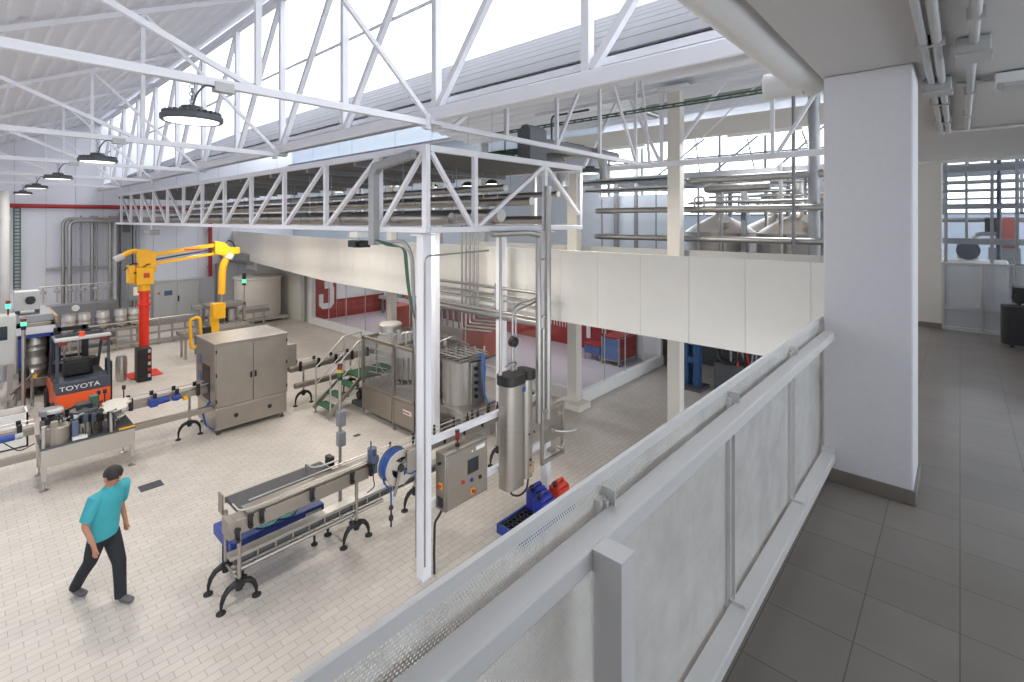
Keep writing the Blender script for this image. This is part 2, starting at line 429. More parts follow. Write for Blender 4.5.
# gallery: ceiling slab, pillar, walls, back glazing
struct(MB().box(-.66, 3.2, -3, 9.97, 5.912, 6.4).build('ceiling', 'ceil'))
struct(MB().box(-.648, -.2, 3.683, 4.12, FLZ, 5.912).build('pillar', 'plaster', None, .012))
bb = MB().box(-.66, -.188, 3.671, 4.132, FLZ, FLZ + .084).build('baseboard_pillar', 'btile', None, .003); struct(bb)
struct(MB().box(3.0, 3.2, -3, .6, FLZ, 5.912).box(3.0, 3.2, 6.2, 9.97, FLZ, 5.912).box(3.0, 3.2, .6, 6.2, FLZ, 4.2).build('wall_right', 'plaster'))
struct(MB().box(3.08, 3.1, .6, 6.2, 4.2, 5.912).build('added_window', 'glass'))  # unseen window, added to let more sky light into the gallery
struct(MB().box(-.72, -.205, 9.97, 10.2, FLZ, 5.912).build('wall_back', 'beige'))
struct(MB().box(-.72, -.205, 9.955, 9.97, FLZ, FLZ + .08).build('baseboard_back', 'btile'))
struct(MB().box(-.72, 3.0, 9.94, 9.98, 5.86, 5.91).build('trim_3', 'white'))
wd = MB().box(-.19, 3.0, 9.99, 10.005, FLZ + .05, 5.87).build('window_3', 'glass'); struct(wd, 'clear glazed partition at the gallery end')
fm = MB()
for x in (-.19, .245, .9, 1.5): fm.box(x - .018, x + .018, 9.96, 10.03, FLZ, FLZ + 1.0)
for z in (FLZ + .03, FLZ + .32, FLZ + 1.0): fm.box(-.2, 3.0, 9.965, 10.025, z - .016, z + .016)
struct(fm.build('window_3_frame', 'lgrey', wd, .004))
struct(MB().box(-.18, 3.0, 9.995, 10.0, FLZ + .05, FLZ + .99).build('window_3_pane', 'frost', wd))
# walkway slab behind the parapet, with the curved far end, and the deck of the brewhouse
PAR = [(-.70, 8.22), (-15.0, 8.27), (-16.2, 8.32), (-17.5, 8.48), (-18.8, 8.66), (WALLX, 10.25)]
struct(MB().prism([(x, y + .03) for x, y in PAR] + [(WALLX, 11.25), (-.70, 11.25)], 'z', 2.95, FLZ).build('floor_walkway', 'beige'))
struct(MB().box(-9.6, 6, 11.25, 24, 3.05, FLZ).build('floor_brewhouse', 'mgrey'))
struct(MB().box(WALLX, -9.6, 11.25, 24, 3.05, FLZ).build('ceiling_packing_room', 'white'))
struct(MB().box(WALLX, 6, 24, 24.2, 0, 5.2).build('wall_brewhouse', 'bwall'))
bw = MB().box(WALLX, 6, 24.05, 24.07, 5.2, 9.85).build('window_4', 'sky_glass'); struct(bw)
fr = MB()
for i in range(19): fr.box(WALLX + i * 2, WALLX + i * 2 + .09, 23.98, 24.12, 5.2, 10.5)
for z in (5.2, 6.6, 8.0, 9.4): fr.box(WALLX, 6, 23.98, 24.12, z, z + .07)
struct(fr.build('window_4_frame', 'mgrey', bw))
struct(MB().box(WALLX, -8.55, 13.6, 13.75, FLZ, 9.2).build('wall_plant', 'bwall'))
cd_ = ribbed(8.6, 8.55, 13.3, 7.9, -14, 6, .4, .04); struct(cd_.build('ceiling_walkway', 'deck'))
for i in range(4):
    p_ = ony(350 + 45 * i, 140, 12.8); struct(MB().box(p_.x - .08, p_.x + .08, 12.7, 12.9, FLZ, 7.8).build('trim_9', 'lgrey'))
struct(MB().box(-8.55, -6.05, 13.6, 13.75, FLZ, 5.75).build('wall_plant_low', 'bwall'))
# packing room under the brewhouse: glazing, kerb, red dado
struct(MB().box(WALLX, -24.3, 11.25, 11.4, 0, 3.05).build('wall_hall', 'beige'))
struct(MB().box(-23.45, -23.25, 11.25, 16.2, 0, 3.05).build('wall_packing_end', 'white'))
struct(MB().box(-23.4, -7.6, 16.0, 16.15, 0, 3.05).build('wall_packing_back', 'white'))
struct(MB().box(-23.4, -7.6, 11.42, 16.0, .0, .12).build('floor_packing_room', mat('packing_room_floor', lin(196, 190, 196), .3, 0, .03)))
kb = MB().box(-23.25, -7.75, 11.25, 11.42, 0, .33).box(-7.75, -7.58, 11.25, 16.2, 0, .33).build('trim_4', 'white', None, .01); struct(kb, 'white kerb under the packing room glazing')
gp = MB().box(-23.2, -7.7, 11.33, 11.345, .33, 3.0).box(-7.68, -7.665, 11.34, 16.0, .33, 3.0).build('window_5', 'glass'); struct(gp)
fr = MB()
for i in range(11): fr.box(-23.2 + i * 1.55 - .012, -23.2 + i * 1.55 + .012, 11.325, 11.35, .33, 3.0)
for i in range(4): fr.box(-7.685, -7.66, 12.5 + i * 1.2, 12.52 + i * 1.2, .33, 3.0)
struct(fr.build('window_5_frame', 'lgrey', gp))
struct(MB().box(-23.25, -23.2, 12.6, 16.0, .12, 1.02).build('trim_5', 'redwall'))
struct(MB().box(-23.2, -9.3, 15.94, 16.0, .12, 1.12).build('trim_6', 'redwall'))
tk = MB()
for i in range(50): tk.box(-16.6 + i * .14, -16.57 + i * .14, 15.92, 15.94, .78, .98)
struct(tk.build('trim_7', 'white'))
dr = MB().box(-24.3, -23.95, 11.27, 11.4, 0, 2.5).box(-23.7, -23.45, 11.27, 11.4, 0, 2.5).box(-24.3, -23.45, 11.27, 11.4, 2.35, 3.05).build('door_1', 'lgrey'); struct(dr)
struct(MB().box(-7.6, 6, 17.2, 17.35, 0, 3.05).build('wall_service', 'dgrey'))
# floor drains
for i, (x, y, L, w, lb) in enumerate(((151, 486, .36, .27, 'dark slotted floor drain beside the walking person'), (357, 435.5, .16, .1, 'small dark floor plate in front of the glazed filler'))):
    c = onz(x, y, 0)
    d = MB().box(c.x - w / 2, c.x + w / 2, c.y - L / 2, c.y + L / 2, -.01, .004)
    d.box(c.x - w / 2, c.x - w / 2 + .012, c.y - L / 2, c.y + L / 2, 0, .008).box(c.x + w / 2 - .012, c.x + w / 2, c.y - L / 2, c.y + L / 2, 0, .008)
    for k in range(6): d.box(c.x - w / 2, c.x + w / 2, c.y - L / 2 + (k + .3) * L / 6, c.y - L / 2 + (k + .6) * L / 6, 0, .008)
    tag(d.build('floor_drain', 'dgrey'), lb, 'drain')

# ------------------------------------------------------------------ steel: trusses, girders, columns
GY, GZ0, GZ1 = 4.40, 6.37, 9.60
def roof_z(y): return 7.60 + .46 * y
TRX = [-5.45, -10.4, -15.4, -20.4, -25.4]
TL = ['white roof truss nearest the gallery, over the control cabinet column', 'second white roof truss from the gallery, over the forklift side of the hall',
      'third white roof truss counted from the gallery', 'fourth white roof truss counted from the gallery', 'farthest white roof truss, next to the far wall']
for i, X in enumerate(TRX):
    t = thing('roof_truss', TL[i], 'truss', (X, -2.6, 6.3), 'white roof trusses across the hall')
    w = .085
    MB().bar((X, -2.7, 6.37), (X, GY - .08, 6.34), w, w).build('bottom_chord', 'paint', t, .006)
    MB().bar((X, -2.7, roof_z(-2.7)), (X, GY - .06, roof_z(GY)), w, w).build('top_chord', 'paint', t, .006)
    for y in (-.4, 2.07): MB().bar((X, y, 6.37), (X, y, roof_z(y)), .06, .06, (0, 1, 0)).build('vertical', 'paint', t)
    MB().bar((X, -.4, roof_z(-.4)), (X, 2.03, 6.37), .055, .055).build('diagonal', 'paint', t)
    MB().bar((X, 2.07, roof_z(2.07)), (X, GY - .1, 6.42), .055, .055).build('diagonal', 'paint', t)
    MB().box(X - .05, X + .05, GY - .16, GY - .085, 6.25, 6.46).build('end_plate', 'paint', t)
t = thing('lattice_girder', 'long white lattice girder under the roof glazing', 'girder', (-15, GY, GZ0))
MB().box(WALLX + .03, -.74, GY - .085, GY + .085, GZ0, GZ0 + .18).build('bottom_chord', 'paint', t, .02)
MB().box(WALLX + .03, -.74, GY - .07, GY + .07, GZ1 - .1, GZ1 + .05).build('top_chord', 'paint', t, .01)
x = -.43 - 2.4775
nodes = []
while x > WALLX: nodes.append(x); x -= 2.4775
for k, x in enumerate(nodes):
    MB().box(x - .05, x + .05, GY - .055, GY + .055, GZ0 + .18, GZ1 - .1).build('vertical', 'paint', t, .005)
    MB().bar((x + .06, GY, GZ0 + .2), (x + 2.4, GY, GZ1 - .12), .09, .09, (0, 1, 0)).build('diagonal', 'paint', t, .005)
for X in TRX: MB().box(X - .09, X + .09, GY - .1, GY + .1, GZ0 - .05, GZ0 + .01).build('gusset', 'paint', t)
# lattice beam running back from the girder over the pipe platform, and the girder on the back columns
t = thing('lattice_beam', 'white lattice beam running back over the pipe platform', 'girder', (-5.45, 7.7, 6.28))
MB().bar((-5.45, GY + .1, 6.34), (-5.45, 10.95, 6.28), .08, .08).build('bottom_chord', 'paint', t, .006)
MB().bar((-5.45, GY + .3, 6.66), (-5.45, 10.95, 9.9), .08, .08).build('top_chord', 'paint', t, .006)
for y in (5.9, 7.25, 8.7, 10.2): MB().bar((-5.45, y, 6.33), (-5.45, y, 6.66 + (y - 4.7) * .518), .06, .06, (0, 1, 0)).build('vertical', 'paint', t)
for y0, y1 in ((5.9, 4.75), (8.7, 7.25), (8.7, 10.2), (10.2, 10.9)):
    MB().bar((-5.45, y0, 6.62 + (y0 - 4.7) * .518), (-5.45, y1, 6.34), .055, .055).build('diagonal', 'paint', t)
t = thing('lattice_girder', 'white lattice girder on the back row of columns', 'girder', (-4, 11.0, 6.24))
MB().box(-9.0, 3.0, 10.94, 11.06, 6.24, 6.36).build('bottom_chord', 'paint', t, .008)
MB().box(-9.0, 3.0, 10.94, 11.06, 7.95, 8.05).build('top_chord', 'paint', t, .008)
for x0, x1 in ((-5.24, -6.02), (-5.07, -3.78), (-2.72, -1.75), (-7.4, -6.4)):
    MB().bar((x0, 11, 6.36), (x1, 11, 7.97), .065, .065, (0, 1, 0)).build('diagonal', 'paint', t)
for x in (-5.2, -2.82): MB().box(x - .035, x + .035, 10.965, 11.035, 6.36, 7.97).build('vertical', 'paint', t)
tie = MB().cyl((-4.75, 11.0, 6.4), (-2.9, 11.0, 7.97), .014)
tie.build('tie_rod', 'paint', t)
struct(MB().box(-9, 6, 12.4, 12.6, 7.08, 7.52).build('beam', 'beige'))
CL = [
'white steel column on a low plinth by the packing room corner', 'white steel column standing in the dim bay beside the grey tiled passage',       'white steel column behind the glazed filler, by the packing room glazing']
for i, x in enumerate((-7.73, -4.89, -16.25)):
    t = thing('steel_column', CL[i], 'column', (x, 11.08, 0), 'white columns along the walkway')
    top_ = 8.0 if i == 1 else 6.24
    MB().box(x - .15, x + .15, 10.95, 11.2, .1, top_).build('shaft', 'beige', t, .008)
    MB().box(x - .36, x + .42, 10.7, 11.24, 0, .16).build('plinth', 'beige', t, .01)
    MB().box(x - .36, x + .36, 10.85, 11.3, top_, top_ + .07).build('cap_plate', 'paint', t)
def steel_post(name, label, cx, cy, w, top, m='paint'):
    t = thing(name, label, 'column', (cx, cy, 0), 'white posts under the pipe platform')
    MB().box(cx - w / 2, cx + w / 2, cy - w / 2, cy + w / 2, .012, top).build('shaft', m, t, .006)
    MB().box(cx - w * .56, cx + w * .56, cy - w * .56, cy + w * .56, 0, .012).build('base_plate', m, t)
    MB().box(cx - w * .9, cx + w * .9, cy - w * .9, cy + w * .9, top - .02, top).build('cap_plate', m, t)
    return t
CX, CY = -5.58, 4.335
mc = steel_post('steel_column', 'white square corner post carrying the hose reel and control cabinet', CX, CY, .15, 4.8)
MB().path([(CX + .085, CY - .05, .2), (CX + .085, CY - .05, 4.5), (CX + .085, CY + 1.2, 4.52)], .012, 8, .1).build('conduit', 'pipe', mc)
steel_post('steel_column', 'white square post behind the corner post, beside the filler', -8.7, 7.07, .15, 4.8)
steel_post('steel_column', 'white square post behind the steel water unit, under the back of the pipe platform', -7.5, 7.95, .17, 4.8)
steel_post('steel_column', 'white square post behind the valve plate and steel pipes', -5.6, 7.12, .13, 4.8)

for i, x in enumerate((-7.2, -3.4)):  # strip lamps added to brighten the brewhouse wall and vessels
    l = thing('added_strip_lamp', ('added strip lamp under the back beam above the blue grey wall', 'added strip lamp under the back beam above the brew vessels')[i], 'lamp', (x, 12.5, 7.0), 'added strip lamps under the back beam')
    MB().box(x - .8, x + .8, 12.44, 12.56, 7.0, 7.08).build('housing', 'white', l)
    MB().box(x - .78, x + .78, 12.45, 12.55, 6.985, 7.0).build('diffuser', 'lens', l)
    d = bpy.data.lights.new('added_strip_light', 'AREA'); d.shape = 'RECTANGLE'; d.size = 1.5; d.size_y = .1; d.energy = 90; d.color = (.97, .98, 1)
    o = bpy.data.objects.new('added_strip_light', d); COL.objects.link(o); o.parent = l; o.location = (0, 0, -.03)
# ------------------------------------------------------------------ pipe platform: truss box
BX, BY0, BY1, BZ0, BZ1 = -5.50, 4.31, 8.06, 4.82, 6.05
XE = -26.2
t = thing('platform_truss', 'long white truss along the front of the pipe platform', 'truss', (-15, BY0, BZ0))
MB().box(XE, BX + .04, BY0 - .04, BY0 + .04, BZ0, BZ0 + .08).build('bottom_chord', 'paint', t, .006)
MB().box(XE, BX + .04, BY0 - .04, BY0 + .04, BZ1 - .09, BZ1).build('top_chord', 'paint', t, .006)
vx = [BX] + [-6.64 - 1.69 * k for k in range(12)]
for k, x in enumerate(vx):
    w = .05 if k == 0 else .036
    MB().box(x - w, x + w, BY0 - .036, BY0 + .036, BZ0 + .08, BZ1 - .09).build('vertical', 'paint', t)
for k in range(len(vx) - 1):
    a, b = vx[k], vx[k + 1]
    p0, p1 = ((b + .05, BZ0 + .08), (a - .05, BZ1 - .09)) if k < 7 else ((b + .05, BZ1 - .09), (a - .05, BZ0 + .08))
    MB().bar((p0[0], BY0, p0[1]), (p1[0], BY0, p1[1]), .06, .06, (0, 1, 0)).build('diagonal', 'paint', t)
t = thing('platform_truss', 'short white truss closing the end of the pipe platform', 'truss', (BX, 6.2, BZ0))
MB().box(BX - .04, BX + .04, BY0 + .05, BY1 + .04, BZ0, BZ0 + .08).build('bottom_chord', 'paint', t, .006)
MB().box(BX - .04, BX + .04, BY0 + .05, BY1 + .04, BZ1 - .09, BZ1).build('top_chord', 'paint', t, .006)
vy = [5.24, 6.96, BY1]
for y in vy: MB().box(BX - .036, BX + .036, y - .036, y + .036, BZ0 + .08, BZ1 - .09).build('vertical', 'paint', t)
for (y0, z0), (y1, z1) in (((BY0 + .08, BZ1 - .1), (5.18, BZ0 + .08)), ((5.3, BZ0 + .08), (6.92, BZ1 - .1)), ((7.0, BZ1 - .1), (BY1 - .03, BZ0 + .3))):
    MB().bar((BX, y0, z0), (BX, y1, z1), .06, .06).build('diagonal', 'paint', t)
t = thing('platform_truss', 'white truss along the back of the pipe platform', 'truss', (-15, BY1, BZ0))
MB().box(XE, BX - .06, BY1 - .04, BY1 + .04, BZ0, BZ0 + .08).build('bottom_chord', 'paint', t)
MB().box(XE, BX - .06, BY1 - .04, BY1 + .04, BZ1 - .09, BZ1).build('top_chord', 'paint', t)
for x in vx[1:]: MB().box(x - .036, x + .036, BY1 - .036, BY1 + .036, BZ0 + .08, BZ1 - .09).build('vertical', 'paint', t)
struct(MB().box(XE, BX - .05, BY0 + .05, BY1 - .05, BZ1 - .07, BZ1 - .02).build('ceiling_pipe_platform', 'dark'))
cb = MB()
for i in range(12): cb.box(-7.5 - i * 1.69, -7.42 - i * 1.69, BY0 + .05, BY1 - .05, BZ1 - .16, BZ1 - .07)
tag(cb.build('ceiling_joists', 'mgrey'), 'grey joists under the pipe platform top', 'joists', None, 'structure')
# pipes in the platform
pl = [('fat dull steel pipe nearest the front truss of the pipe platform', 5.0, 5.02, .09), ('steel pipe second from the front in the pipe platform', 5.5, 5.30, .065), ('fat steel pipe through the middle of the pipe platform', 6.1, 5.08, .11),
      ('upper steel pipe through the middle of the pipe platform', 6.2, 5.55, .06), ('steel pipe third from the back in the pipe platform', 6.9, 5.34, .075), ('low steel pipe second from the back in the pipe platform', 7.3, 5.0, .08), ('steel pipe along the back of the pipe platform', 7.7, 5.5, .06)]
for lb, y, z, r in pl:
    m = MB().cyl((XE + .3, y, z), (BX - .25, y, z), r, 16)
    for k in range(11): m.cyl((-7.3 - k * 1.69, y, z), (-7.25 - k * 1.69, y, z), r + .012, 16)
    o = m.build('steel_pipe', 'pipe'); tag(o, lb, 'pipe', 'pipes in the platform')
    for k in range(6): MB().cyl((-7.0 - k * 3.38, y, z + r * .8), (-7.0 - k * 3.38, y, 5.99), .008, 6).build('hanger', 'galv', o)
m = MB()
for i in range(12): m.box(-7.1 - i * 1.69, -7.04 - i * 1.69, 4.8, 7.9, 4.90, 4.94)
struct(m.build('trim_8', 'galv'))
for i, x in enumerate((-8.2, -13.2, -18.2, -23.2)):  # hidden strip lamps, added to brighten the far hall and parapet
    l = thing('added_strip_lamp', 'added strip lamp under the pipe platform, %s from the corner post' % ORD[i], 'lamp', (x, 6.2, 4.82), 'added strip lamps under the pipe platform')
    MB().box(x - .7, x + .7, 6.13, 6.27, 4.835, 4.9).build('housing', 'white', l)
    MB().box(x - .68, x + .68, 6.14, 6.26, 4.825, 4.835).build('diffuser', 'lens', l)
    d = bpy.data.lights.new('added_strip_light', 'AREA'); d.shape = 'RECTANGLE'; d.size = 1.35; d.size_y = .12; d.energy = 75; d.color = (1, .94, .86)
    o = bpy.data.objects.new('added_strip_light', d); COL.objects.link(o); o.parent = l; o.location = (0, 0, 0)
# small lamps hung in the platform
for i, (x, y) in enumerate(((352, 188), (395, 186), (432, 187), (468, 186), (492, 184), (339, 192), (313, 190), (277, 192))):
    p = ony(x, y, 8.9)
    l = thing('high_bay_lamp', 'small round lamp glowing behind the pipe platform, %s counted towards the far wall' % ORD[[4, 3, 2, 1, 0, 5, 6, 7][i]], 'lamp', (p.x, p.y, p.z), 'small lamps behind the pipe platform')
    MB().lathe([(.02, .12), (.09, .1), (.17, .03), (.17, 0)], p, 16).build('housing', 'black', l)
    MB().cyl((p.x, p.y, p.z - .006), (p.x, p.y, p.z), .14, 16).build('lens', 'lens', l)
    MB().cyl((p.x, p.y, p.z + .12), (p.x, p.y, 6.72 + (p.y - 4.85) * .541), .006, 6).build('chain', 'galv', l)
    d = bpy.data.lights.new('lamp_light', 'AREA'); d.shape = 'DISK'; d.size = .26; d.energy = 22; d.color = (1, .93, .84)
    o = bpy.data.objects.new('lamp_light', d); COL.objects.link(o); o.parent = l; o.location = (0, 0, -.02)
# ------------------------------------------------------------------ parapets and gallery railing
def parapet_panels(t, pts, z0, z1, width, m, thick=.03, gap=.006):
    for (xa, ya), (xb, yb) in zip(pts[:-1], pts[1:]):
        L = math.hypot(xb - xa, yb - ya); n = max(1, round(L / width)); d = Vector((xb - xa, yb - ya, 0)) / L
        for i in range(n):
            p = Vector((xa, ya, 0)) + d * (L * i / n + gap / 2); q = Vector((xa, ya, 0)) + d * (L * (i + 1) / n - gap / 2)
            b = MB().bar(p + Vector((0, 0, (z0 + z1) / 2)), q + Vector((0, 0, (z0 + z1) / 2)), thick, z1 - z0)
            b.build('panel', m, t)
t = thing('parapet', 'cream panelled parapet along the raised walkway, curving at its far end', 'parapet', (-12, 8.22, 2.92))
parapet_panels(t, PAR[:1] + [(-15.08, 8.27)] + PAR[2:], 2.92, 4.385, .92, 'panel')
b = MB()
for (xa, ya), (xb, yb) in zip(PAR[:-1], PAR[1:]): b.bar((xa, ya + .045, 4.36), (xb, yb + .045, 4.36), .05, .035)
b.build('cap_rail', 'paint', t)
t = thing('parapet', 'pale grey panelled parapet along the back of the walkway', 'parapet', (-6, 11.3, FLZ))
parapet_panels(t, [(-.72, 11.32), (-12.6, 11.32)], FLZ, 4.30, 1.3, 'lgrey')

GXM = -.672                                  # plane of the perforated sheet
t = thing('railing', 'white perforated guard railing along the gallery edge in front', 'railing', (GXM, 2, 2.93))
for k in range(8):
    y1 = 3.683 + .17 - .93 * (k - .0); y0 = y1 - .93
    y1 = min(y1, 4.9)
    MB().box(GXM - .0004, GXM + .0004, y0 + .002, y1 - .002, 2.93, 4.35).build('perforated_sheet', 'mesh', t)
MB().box(GXM - .010, GXM + .003, -3.0, 3.86, 4.340, 4.366).build('sheet_flange', 'paint_grey', t)
for k in range(7):
    y = 2.923 - .93 * k
    u = MB().box(GXM + .002, GXM + .018, y - .018, y + .014, 3.30, 4.31).box(GXM + .018, GXM + .03, y - .003, y + .003, 3.3, 4.31)
    u.box(GXM + .002, GXM + .04, y + .016, y + .02, 4.25, 4.33)
    for z in (3.55, 4.26): u.cyl((GXM + .016, y - .008, z), (GXM + .024, y - .008, z), .005, 8)
    u.build('upright', 'paint_grey', t)
MB().box(-.648, -.588, -3.0, 3.683, 4.243, 4.293).build('handrail', 'paint_grey', t, .005)
MB().box(-.655, -.583, -3.0, 3.683, 3.475, 3.53).build('bottom_rail', 'paint_grey', t, .005)
for y in (2.923, 1.993): MB().box(-.66, -.60, y - .018, y + .018, 3.53, 3.542).build('rail_clip', 'paint_grey', t)
MB().box(-.655, -.58, 3.66, 3.682, 3.53, 3.56).build('end_bracket', 'paint_grey', t)
for y in (.937, -1.9):
    p = MB().box(-.572, -.517, y - .028, y + .028, FLZ + .01, 4.291).box(-.5885, -.572, y - .028, y + .028, 4.244, 4.291).box(-.6, -.5, y - .06, y + .06, FLZ, FLZ + .012)
    p.build('post', 'paint_grey', t)

# ------------------------------------------------------------------ gallery ceiling: white rainwater pipe, conduits
PXC, PZC = -.80, 6.005
m = MB().cyl((PXC, -3, PZC), (PXC, 4.05, PZC), .118, 28).lathe([(.118, 0), (.116, .03), (.1, .075), (.06, .11), (.0, .12)], (PXC, 4.05, PZC), 28, 'y')
m.cyl((PXC, 3.88, PZC - .05), (PXC - .24, 3.88, PZC - .05), .088, 28)
m.cyl((PXC - .22, 3.88, PZC - .05), (PXC - .24, 3.88, PZC - .05), .093, 28)
tag(m.build('rainwater_pipe', 'white'), 'fat white drain pipe under the edge of the gallery ceiling', 'pipe')
CZ = 5.88
def conduit(pts, r, label, clips):
    m = MB().path(pts, r, 12, .05)
    t = m.build('conduit', 'conduit'); tag(t, label, 'conduit', 'ceiling conduits')
    for (x, y) in clips: MB().box(x - r - .012, x + r + .012, y - .012, y + .012, CZ - r - .006, 5.912).build('clip', 'conduit', t)
conduit([(-.135, -2, CZ), (-.135, 6.7, CZ)], .018, 'grey ceiling conduit closest to the pillar, passing through the rear junction box', [(-.135, 3.2), (-.135, 4.9), (-.135, 5.8), (-.135, 6.4)])
conduit([(-.085, -2, CZ), (-.085, 6.62, CZ), (2.9, 6.62, CZ)], .02, 'grey ceiling conduit that turns across the corridor', [(-.085, 3.2), (-.085, 4.9), (-.085, 5.8), (.9, 6.62)])
conduit([(.05, -2, CZ), (.05, 6.45, CZ)], .02, 'single grey ceiling conduit running through the front junction box', [(.05, 2.9), (.05, 4.6), (.05, 5.6)])
conduit([(-.02, 4.3, CZ), (.2, 4.36, CZ)], .01, 'thin grey conduit between the junction box and the lamp', [])
for lb, x, y, w, l in (('grey junction box on the ceiling conduit nearest the corner of the view', .05, 3.42, .13, .19), ('grey junction box on the pair of ceiling conduits beside the pillar', -.108, 4.22, .14, .15)):
    t = thing('junction_box', lb, 'junction box', (x, y, 5.8))
    MB().box(x - w / 2, x + w / 2, y - l / 2, y + l / 2, 5.825, 5.905).build('body', 'lgrey', t, .008)
    MB().box(x - w / 2 - .006, x + w / 2 + .006, y - l / 2 - .006, y + l / 2 + .006, 5.812, 5.828).build('lid', 'lgrey', t, .004)
t = thing('emergency_lamp', 'white emergency lamp on the gallery ceiling', 'lamp', (.3, 4.36, 5.8))
MB().box(.16, .5, 4.25, 4.47, 5.84, 5.905).build('body', 'white', t, .01)
MB().box(.19, .47, 4.27, 4.45, 5.81, 5.845).build('diffuser', 'lgrey', t, .01)

# ------------------------------------------------------------------ suitcase and bag at the end of the gallery
t = thing('suitcase', 'black trolley suitcase on the gallery floor', 'suitcase', (.68, 9.2, FLZ))
MB().rbox(.40, .93, 9.06, 9.34, FLZ + .04, FLZ + .53, .06).build('body', 'black', t, .02)
MB().rbox(.47, .89, 9.02, 9.06, FLZ + .1, FLZ + .38, .015).build('front_pocket', 'rubber', t, .008)
MB().path([(.54, 9.35, FLZ + .5), (.54, 9.35, FLZ + 1.06), (.82, 9.35, FLZ + 1.06), (.82, 9.35, FLZ + .5)], .011, 8, .04).build('telescopic_handle', 'galv', t)
MB().path([(.62, 9.2, FLZ + .52), (.62, 9.2, FLZ + .56), (.74, 9.2, FLZ + .56), (.74, 9.2, FLZ + .52)], .012, 8, .02).build('handle', 'black', t)
for x in (.48, .88): MB().cyl((x - .02, 9.3, FLZ + .045), (x + .02, 9.3, FLZ + .045), .045, 14).build('wheel', 'rubber', t)
for x in (.5, .86): MB().box(x - .02, x + .02, 9.09, 9.12, FLZ, FLZ + .06).build('foot', 'rubber', t)
t = thing('bag', 'soft black bag set on top of the trolley suitcase', 'bag', (.7, 9.2, FLZ + .6))
m = MB(); m.rbox(.5, .9, 9.06, 9.33, FLZ + .58, FLZ + .78, .1)
m.build('body', 'black', t, .03)
MB().path([(.52, 9.1, FLZ + .75), (.5, 9.03, FLZ + .65), (.56, 9.0, FLZ + .57), (.62, 9.03, FLZ + .65), (.62, 9.1, FLZ + .75)], .014, 8).build('strap', 'rubber', t)

# ------------------------------------------------------------------ high-bay lamps
def lamp(x, y, zc, r, label, top, group='round high-bay lamps under the trusses', box=True):
    t = thing('high_bay_lamp', label, 'lamp', (x, y, zc), group)
    m = MB().lathe([(.05, .14), (.09, .135), (.11, .09), (r * .55, .085), (r * .9, .06), (r, .04), (r, .0), (r * .95, -.012), (r * .86, -.0)], (x, y, zc), 32)
    for k in range(28):
        an = k * 2 * math.pi / 28
        m.obox((x + math.cos(an) * r * .74, y + math.sin(an) * r * .74, zc + .065), (r * .4, .01, .03), an)
    m.build('housing', 'dgrey', t)
    MB().lathe([(r * .86, 0), (r * .85, -.008), (r * .6, -.014), (0.001, -.016)], (x, y, zc), 32).build('lens', 'lens', t)
    c = MB(); z = zc + .14; k = 0
    c.torus((x, y, z), .025, .006, 'x', 12, 6)
    z += .045
    while z < top - .02:
        c.torus((x, y, z), .022, .005, 'xy'[k % 2], 10, 5); z += .035; k += 1
    c.build('chain', 'galv', t)
    if box:
        MB().box(x - .05, x + .05, y + .18, y + .36, top - .035, top + .06).build('junction_box', 'lgrey', t, .006)
        MB().path([(x + .02, y, zc + .13), (x + .02, y + .03, zc + .26), (x + .04, y + .1, zc + .36), (x + .04, y + .19, top)], .009, 8, .06).build('cable', 'dgrey', t)
    d = bpy.data.lights.new('lamp_light', 'AREA'); d.shape = 'DISK'; d.size = r * 1.7; d.energy = 90; d.color = (1, .94, .86)
    o = bpy.data.objects.new('lamp_light', d); COL.objects.link(o); o.parent = t; o.location = (0, 0, -.02)
    return t
LL = ['largest round high-bay lamp, hung from the nearest truss', 'round high-bay lamp second nearest, hung from the second truss', 'round high-bay lamp hung from the third truss', 'round high-bay lamp hung from the fourth truss', 'farthest round high-bay lamp, hung by the far wall']
for i, X in enumerate(TRX): lamp(X, 1.47, 5.95, .26, LL[i], 6.30)
lamp(-5.45, 8.34, 5.93, .2, 'round high-bay lamp over the walkway parapet, beyond the corner of the pipe platform', 6.26, None, False)

# ------------------------------------------------------------------ person walking (built at rest, mid-stride)
def skinned(name, joints, edges, m, parent, levels=2, root=0):
    me = bpy.data.meshes.new(name); off = OFF[parent.name]
    me.from_pydata([Vector(j[0]) - off for j in joints], edges, [])
    o = bpy.data.objects.new(name, me); COL.objects.link(o); o.parent = parent; me.materials.append(K[m])
    md = o.modifiers.new('skin', 'SKIN'); md.use_smooth_shade = True
    for i, j in enumerate(joints):
        r = j[1]; me.skin_vertices[0].data[i].radius = r if isinstance(r, tuple) else (r, r)
    me.skin_vertices[0].data[root].use_root = True
    s = o.modifiers.new('smooth', 'SUBSURF'); s.levels = levels; s.render_levels = levels
    OFF[o.name] = off
    return o
FA = Vector((-8.12, 1.42, 0)); FB = Vector((-8.72, 1.03, 0))          # planted front foot, trailing foot
fw = Vector((.84, .54, 0)).normalized(); sd = Vector((fw.y, -fw.x, 0))   # forward, and the person's right side
hip = (FA * .55 + FB * .45) + Vector((0, 0, .9))
def Pp(f, s_, z): return hip + fw * f + sd * s_ + Vector((0, 0, z - .9))
per = thing('person', 'person in a teal shirt and black trousers walking across the tiled floor', 'person', (hip.x, hip.y, 0))
ankA = FA - fw * .06 + Vector((0, 0, .09)); ankB = FB - fw * .05 + Vector((0, 0, .13))
kneeA = (ankA + Pp(0, -.09, .88)) / 2 + fw * .06; kneeB = (ankB + Pp(0, .09, .88)) / 2 + fw * .07
shR, shL = Pp(.08, .19, 1.40), Pp(.10, -.19, 1.41)
elR, elL = Pp(.02, .27, 1.13), Pp(-.02, -.26, 1.14); wrR, wrL = Pp(.16, .27, .90), Pp(.02, -.29, .89)
